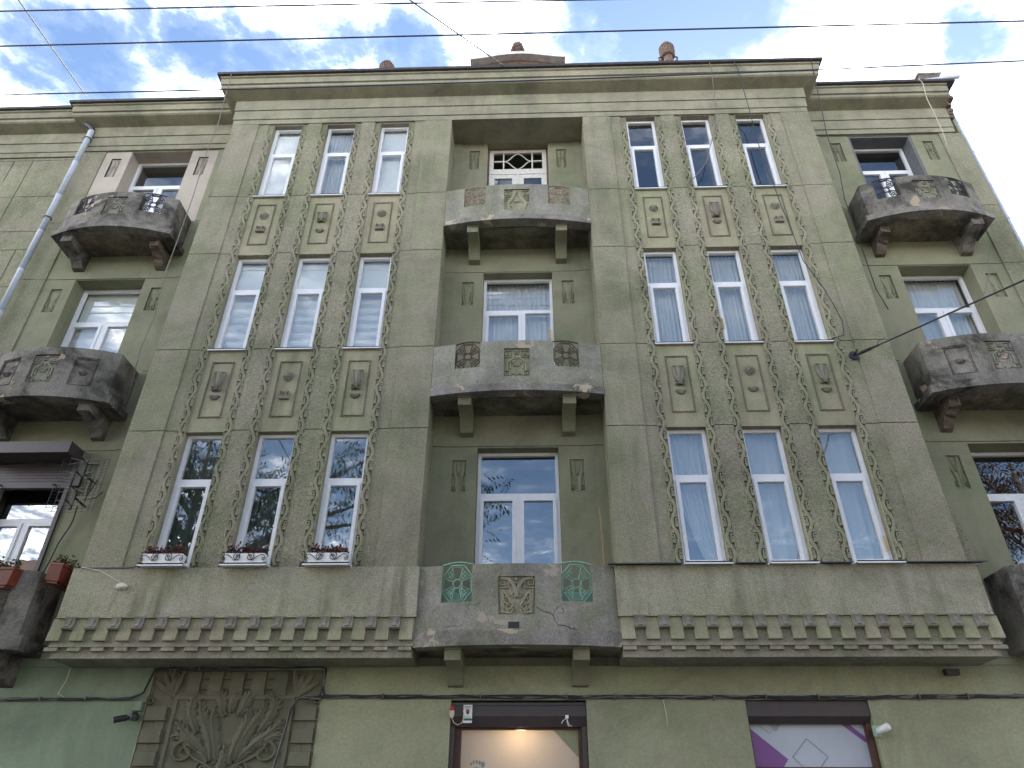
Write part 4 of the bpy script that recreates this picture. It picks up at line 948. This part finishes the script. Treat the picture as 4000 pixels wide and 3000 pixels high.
def bundle(name, path, n, spread, r, label):
    t = thing(name, label, 'cable bundle', path[0])
    o = Vector(path[0])
    for k in range(n):
        pts = []
        for i in range(len(path)-1):
            a, b = Vector(path[i]), Vector(path[i+1]); q = max(1, int((b-a).length/.22))
            for j in range(q):
                u = j/q; pts.append(a+(b-a)*u-o+Vector((random.uniform(-1, 1)*spread*.5, random.uniform(-.6, .3)*spread, random.uniform(-1, 1)*spread)))
        pts.append(Vector(path[-1])-o)
        MB().tube(pts, r*random.uniform(.7, 1.2), 5).build('strand', 'cable' if k % 4 else 'wire', t, True)
    for i in range(len(path)-1):
        a, b = Vector(path[i]), Vector(path[i+1]); L = (b-a).length; q = int(L/.8)
        for j in range(1, q+1):
            p = a+(b-a)*(j/(q+1))-o; d = (b-a).normalized(); MB().tube([p-d*.006, p+d*.006], spread*1.5+r, 8).build('cable_tie', 'wire', t)
bundle('cable_bundle', [(-13, .69, 3.2), (-9.65, .55, 3.19), (-7, .545, 3.17), (-5.22, .545, 3.18), (-5.08, .545, 3.26), (-4.99, .52, 3.53), (-3.8, .51, 3.55), (-2.80, .51, 3.56), (-2.73, .53, 3.53), (-2.73, .545, 3.3), (-2.78, .545, 3.2), (-2.5, .545, 3.19)], 6, .016, .009, 'thin cable bundle running over the carved surround at the lower left')
bundle('cable_bundle', [(-2.74, .545, 3.3), (-2.70, .54, 3.2), (-1.2, .545, 3.2), (-.2, .545, 3.195), (1.6, .545, 3.19), (4.2, .545, 3.185), (6, .545, 3.2), (9, .545, 3.18)], 9, .02, .011, 'thick black cable bundle along the ground floor wall above the shop openings')
bundle('cable_bundle', [(-2.75, .53, 3.18), (-3.02, .50, 3.17), (-3.1, .50, 3.06), (-3.13, .50, 2.8), (-3.2, .5, 2.4), (-3.26, .5, 1.5)], 5, .014, .011, 'black cable bundle dropping down the right side of the acanthus relief')
wire('toggle_cord', [(1.61, .55, 3.18), (1.63, .55, 3.0), (1.635, .55, 2.85)], .006, 'cream', 'short white cord with a toggle hanging below the cables right of the door', 'cord')
wire('loose_cord', [(-6.12, .5, 3.55), (-6.14, .53, 3.4), (-6.2, .54, 3.24), (-6.1, .545, 3.19)], .006, 'cream', 'pale thin cord hanging under the left bay corner', 'cord')
wire('wall_cable', [(-6.7, .57, 6.3), (-6.78, .55, 5.95), (-6.62, .56, 6.0), (-6.55, .57, 6.1)], .008, 'cable', 'black aerial lead looping beside the antenna', 'cable')
wire('wall_cable', [(-6.83, .52, 5.85), (-6.85, .56, 5.65), (-6.87, .57, 5.55), (-6.95, .57, 5.3), (-6.98, .57, 5.05), (-6.98, .5, 4.75)], .011, 'cable', 'black cable running down from the antenna to the flower box', 'cable')
wire('wall_cable', [(-6.05, -.075, 4.70), (-5.7, -.085, 4.69), (-5.4, -.085, 4.69), (-5.3, -.085, 4.71), (-5.27, -.085, 4.735), (-5.23, -.085, 4.71)], .008, 'cable', 'black wire lying along the ledge below the left bay windows', 'cable')
t = thing('rag_on_cord', 'cream rag dangling from a pale cord on the left bay apron', 'rag', (-5.42, -.1, 4.46))
MB().tube([(-.62, .0, .24), (-.35, 0, .19), (-.1, 0, .07), (0, 0, .02)], .006, 5).build('cord', 'cream', t)
random.seed(2); m = MB().lathe([(.005, -.055), (.045, -.05), (.06, -.03), (.05, .0), (.025, .015), (.005, .02)], 0, 0, 10); m.v = [(x*1.4+random.uniform(-.012, .012), y*.5, z+random.uniform(-.01, .01)) for x, y, z in m.v]; m.build('rag', 'cream', t)
# ================================================================== antenna, cameras, sign, siren
t = thing('tv_antenna', 'grid television antenna with four dipoles beside the brown shuttered window', 'antenna', (-6.83, .36, 6.13))
m = MB()
for k in range(17): m.tube([(-.36, .0, -.42+.0525*k), (-.16, .06, -.42+.0525*k), (.16, .06, -.42+.0525*k), (.36, .0, -.42+.0525*k)], .0032, 4)
for x in (-.36, .36, -.27, .27, -.16, .16): m.tube([(x, .06 if abs(x) < .2 else (.0 if abs(x) > .3 else .027), -.42), (x, .06 if abs(x) < .2 else (.0 if abs(x) > .3 else .027), .42)], .0035, 4)
m.build('reflector_grid', 'black', t)
MB().box(-.02, .02, .0, .03, -.4, .42).box(-.04, .05, -.06, 0, -.05, .09).build('mast', 'black', t)
for k in range(4):
    z = -.33+.23*k
    d = MB().tube([(0, .02, z), (0, -.16, z+.02)], .010, 6)
    d.build('boom', 'black', t); m = MB()
    for s in (-1, 1):
        for u in (-1, 1): m.tube([(0, -.04, z), (s*.21, -.06, z+u*.055)], .0045, 4)
    m.build('dipole', 'wire', t)
MB().tube([(0, .03, -.2), (.05, .25, -.25)], .018, 6).tube([(0, .03, .2), (.05, .25, .15)], .018, 6).build('wall_bracket', 'black', t)
t = thing('security_camera', 'black security camera under a grey junction box left of the carved surround', 'camera', (-5.10, .57, 2.98))
MB().box(-.06, .06, -.07, 0, .05, .16).build('junction_box', 'mint', t)
MB().lathe([(.055, -.06), (.06, -.03), (.055, .0), (.03, .03)], .0, -.06, 12).build('mount', 'black', t)
MB().tube([(-.02, -.06, -.03), (-.10, -.11, -.05)], .02, 8).tube([(-.07, -.09, -.035), (-.19, -.17, -.075)], .038, 12).build('camera_body', 'black', t)
t = thing('security_camera', 'white cylindrical camera at the right jamb of the shop window', 'camera', (4.17, .55, 2.80))
MB().box(-.04, .05, -.02, .01, -.06, .06).build('wall_plate', 'mintsheet', t); MB().tube([(.0, -.03, -.01), (.09, -.17, .035)], .042, 14).build('camera_body', 'signw', t, True)
t = thing('floodlight', 'small black floodlight fixed under the right bay', 'floodlight', (5.26, .55, 3.45))
MB().prism([(-.08, -.02), (.08, -.02), (.09, .05), (-.09, .05)], -.12, -.04).build('housing', 'black', t); MB().box(-.02, .02, -.06, .02, -.01, .03).build('bracket', 'black', t)
t = thing('security_sign', 'white security company sign with a shield on the door shutter box', 'sign', (-.86, .578, 3.0))
MB().box(-.056, .056, -.008, 0, -.105, .105).build('plate', 'signw', t)
def text(body, size, x, z, y, parent, mat, name='lettering', depth=.001, bold=0.0):
    cu = bpy.data.curves.new(name, 'FONT'); cu.body = body; cu.size = size; cu.align_x = 'CENTER'; cu.align_y = 'CENTER'; cu.extrude = depth; cu.offset = bold
    o = bpy.data.objects.new(name, cu); C.objects.link(o)
    dg = bpy.context.evaluated_depsgraph_get(); me = bpy.data.meshes.new_from_object(o.evaluated_get(dg)); bpy.data.objects.remove(o)
    me.materials.clear(); me.materials.append(M[mat]); n = put(me, name, parent, (x, y, z)); n.rotation_euler = (R(90), 0, 0); return n
text("ОБ'ЄКТ", .026, 0, .079, -.0095, t, 'signk', bold=.0006)
text('ПІД ОХОРОНОЮ', .0095, 0, .062, -.0095, t, 'signk')
MB().prism([(-.022, .05), (0, .054), (.022, .05), (.021, .015), (.012, -.002), (0, -.01), (-.012, -.002), (-.021, .015)], -.0095, -.008).build('shield', 'signk', t)
MB().prism([(-.017, .046), (.017, .046), (.016, .034), (-.016, .034)], -.0105, -.0095).prism([(-.015, .03), (.015, .03), (.014, .024), (-.014, .024)], -.0105, -.0095).build('shield_band', 'signgold', t)
m = MB()
for k in range(4): m.box(-.04, .04, -.0092, -.008, -.03-.008*k, -.027-.008*k)
m.build('small_print', 'lines', t)
MB().box(-.055, .055, -.0094, -.008, -.078, -.054).build('green_band', 'signgreen', t)
t = thing('alarm_siren', 'red and cream alarm siren at the left end of the door shutter box', 'siren', (-1.055, .56, 3.03))
MB().lathe([(.028, .0), (.03, .03), (.022, .055), (.005, .062)], 0, -.03, 10).build('red_lens', 'siren', t, True); MB().prism([(-.03, 0), (.03, 0), (.028, -.05), (.01, -.085), (-.012, -.085), (-.028, -.05)], -.06, 0).build('body', 'cream', t)
MB().tube([(.0, -.03, -.08), (.03, -.05, -.14), (.08, -.05, -.165), (.13, -.04, -.14), (.155, -.03, -.07), (.14, -.02, .0), (.16, -.02, .07)], .0045, 5).build('lead', 'cream', t)
t = thing('connector_box', 'small white connector with loose white wires under the door shutter box', 'connector', (.39, .575, 2.965))
MB().box(-.02, .02, -.015, 0, -.02, .02).build('case', 'signw', t); MB().tube([(0, -.01, -.02), (.01, -.02, -.06), (.03, -.02, -.1), (.06, -.02, -.11)], .004, 5).tube([(-.01, -.01, -.02), (-.05, -.02, -.045), (-.07, -.02, -.08)], .004, 5).tube([(0, -.01, -.02), (.0, -.02, -.07), (.02, -.02, -.115)], .004, 5).build('loose_wire', 'signw', t)
# ================================================================== flower boxes
def sprigs(n, x0, x1, y0, y1, z0, h, seed):
    random.seed(seed); lv, fl = MB(), MB()
    for i in range(n):
        x, y = random.uniform(x0, x1), random.uniform(y0, y1); z = z0+abs(random.gauss(0, h)); s = random.uniform(.012, .024)
        a = random.uniform(0, 6.3); b = random.uniform(-.8, .8)
        ux, uy, uz = math.cos(a)*s, math.sin(a)*s, b*s; vx, vy, vz = -math.sin(a)*s*.7, math.cos(a)*s*.7, random.uniform(-.5, 1)*s
        (fl if random.random() < .07 else lv).add([(x-ux, y-uy, z-uz), (x+vx, y+vy, z+vz), (x+ux, y+uy, z+uz), (x-vx, y-vy, z-vz)], [(0, 1, 2, 3)])
    for i in range(7):
        x = random.uniform(x0, x1); fl.dome(x, z0+random.uniform(.03, h*2.2), .011, .011, .02, y0+.02, 6)
    return lv, fl
for i, c in enumerate([-c for c in reversed(WCOL)]):
    pos = ('left', 'middle', 'right')[i]
    lab = ('white flower box with black iron scrolls under the outermost window of the left bay', 'white flower box with black iron scrolls under the middle window of the left bay', 'white flower box with black iron scrolls under the left bay window nearest the centre balcony')[i]
    t = thing('flower_box', lab, 'flower box', (c+XC, -.12, 4.718), 'white flower boxes under the left bay windows')
    MB().prism([(-.245, 0), (.245, 0), (.27, .125), (-.27, .125)], -.075, .055).build('trough', 'signw', t)
    lv, fl = sprigs(760, -.26, .26, -.07, .07, .10, .062, 20+i)
    fo = lv.build('foliage', 'leafd', t); fl.build('blossom', 'red', fo)
    m = MB()
    for s in (-1, 1):
        p = [(x*s, -.088, z) for x, z in spiral(.085, .075, .018, .062, 0, 1.35, 18)]+[(s*x, -.088, z) for x, z in [(.12, .022), (.17, .07), (.22, .105), (.265, .10), (.285, .06)]]+[(s*x, -.088, z) for x, z in spiral(.262, .05, .026, .008, .3, 1.1, 10, -1)]
        m.tube(p, .0055, 5)
    m.build('iron_scroll', 'black', t, True)
for (x, y, z, rot, lab, sd_) in ((-7.13, .02, 4.45, 0, 'brown plastic flower box with red flowers hung on the front of the lower left balcony', 41), (-6.60, .22, 4.56, R(90), 'brown plastic flower box tipped on the side of the lower left balcony', 42)):
    t = thing('flower_box', lab, 'flower box', (x, y, z), 'brown flower boxes on the lower left balcony'); t.rotation_euler = (R(6), 0, rot)
    MB().prism([(-.27, 0), (.27, 0), (.31, .20), (-.31, .20)], -.27, -.09).box(-.32, .32, -.285, -.085, .2, .225).build('trough', 'pot', t); MB().prism([(-.24, -.03), (.24, -.03), (.245, -.001), (-.245, -.001)], -.25, -.11).build('drip_tray', 'pot', t)
    lv, fl = sprigs(420, -.3, .3, -.27, -.1, .22, .06, sd_)
    fo = lv.build('foliage', 'leafg', t); fl.build('blossom', 'red', fo)
# thermometers and a cane
for (x, y, z, lab) in ((3.14, .09, 8.78, 'brass window thermometer on the middle right bay window of the second floor'), (4.72, .09, 5.02, 'brass window thermometer on the lowest rightmost bay window'), (.335, .76, 9.12, 'brass window thermometer behind the middle balcony')):
    t = thing('thermometer', lab, 'thermometer', (x, y, z), 'window thermometers')
    MB().box(-.014, .014, -.01, 0, -.11, .11).build('scale', 'brass', t); MB().tube([(0, 0, .1), (-.03, .05, .1)], .005, 4).tube([(0, 0, -.1), (-.03, .05, -.1)], .005, 4).build('holder', 'brass', t)
tag(MB().tube([(0, 0, 0), (.01, .0, .5), (.0, .01, 1.1)], .007, 5).tube([(.02, 0, 0), (.012, 0, .7)], .004, 4).build('bamboo_cane', 'bamboo', None, loc=(.93, .1, 4.5)), 'thin bamboo cane standing on the lowest centre balcony', 'cane')
# ================================================================== street, trees and houses opposite
struct(MB().box(-300, 300, -300, 300, -.5, -.12).build('ground', 'asphalt'))
struct(MB().box(-200, 200, -11, .57, -.118, .0).build('pavement', 'paving')); struct(MB().box(-200, 200, -25, -21, -.118, .0).build('far_pavement', 'paving'))
def tree(name, x, y, h, rc, mat, label, seed, limbs=()):
    random.seed(seed); t = thing(name, label, 'tree', (x, y, 0), 'street trees across the pavement')
    m = MB().tube([(0, 0, 0), (.1, .05, h*.25), (-.05, .1, h*.45), (.05, 0, h*.7), (0, 0, h*.92)], [.24, .19, .15, .09, .03], 8)
    tips = []
    for k in range(20):
        a = random.uniform(0, 6.28); z = h*random.uniform(.38, .8); e = Vector((math.cos(a)*rc*random.uniform(.6, 1), math.sin(a)*rc*random.uniform(.6, 1), z+random.uniform(.3, 1.8)))
        b = Vector((0, 0, z)); mid = (b+e)/2+Vector((0, 0, .3)); m.tube([b, mid, e], [.07, .045, .015], 5); tips += [e, mid, (e+mid)/2]
    for e in limbs:
        e = Vector(e)-Vector((x, y, 0)); b = Vector((0, 0, h*.55)); mid = (b+e)/2+Vector((0, 0, .5)); m.tube([b, mid, e], [.08, .05, .012], 5); tips += [e, (e*2+mid)/3]
    m.build('trunk', 'trunk', t)
    lv = MB()
    for p in tips:
        for q in range(72):
            c = p+Vector((random.gauss(0, .5), random.gauss(0, .5), random.gauss(0, .45))); a = random.uniform(0, 6.28); d = Vector((math.cos(a), math.sin(a), random.uniform(-.9, .1))).normalized(); sd = d.cross(Vector((0, 0, 1))).normalized()
            for k in range(8):                      # leaflets along a stalk
                o = c+d*(.06*k); s_ = (k % 2)*2-1; tip = o+(sd*s_*.8+d*.5+Vector((0, 0, -.35)))*.17; w_ = d*.028
                lv.add([o, (o+tip)/2+w_, tip, (o+tip)/2-w_], [(0, 1, 2, 3)])
    lv.build('crown', mat, t)
tree('ash_tree', -8.8, -7.4, 12.5, 3.1, 'leaf1', 'tall ash tree at the kerb reflected in the left bay windows', 4, [(-2.2, -8.9, 9.4), (-1.7, -8.8, 10.3), (-3.2, -8.6, 9.8), (-4.2, -8.4, 11)])
tree('ash_tree', 13.2, -7.0, 12.0, 2.6, 'leaf2', 'browning ash tree at the kerb reflected in the lower right window', 9)
for (x0, x1, h, mat, lab) in ((-34, -9, 13.6, 'facade2', 'ochre house on the left across the street'), (-8.9, 8, 11.5, 'facade3', 'pale grey house straight across the street'), (8.1, 34, 12.5, 'facade2', 'ochre house on the right across the street')):
    t = thing('opposite_house', lab, 'house', ((x0+x1)/2, -25, 0)); w2 = (x1-x0)/2
    MB().box(-w2, w2, -10, 0, 0, h).build('wall', mat, t); MB().prism([(.3, h), (-5, h+2.5), (-10.2, h), (-10, h-.2), (0, h-.2)], -w2, w2, 'x').build('roof', 'terra', t)
    for r_ in range(3):
        for k in range(int(w2*2/2.6)):
            xx = -w2+1.3+2.6*k; o = MB().box(xx-.5, xx+.5, .001, .04, 4.4+3.2*r_, 6.3+3.2*r_)
            if 6.3+3.2*r_ < h-.4: o.build('window', 'winblk', t)
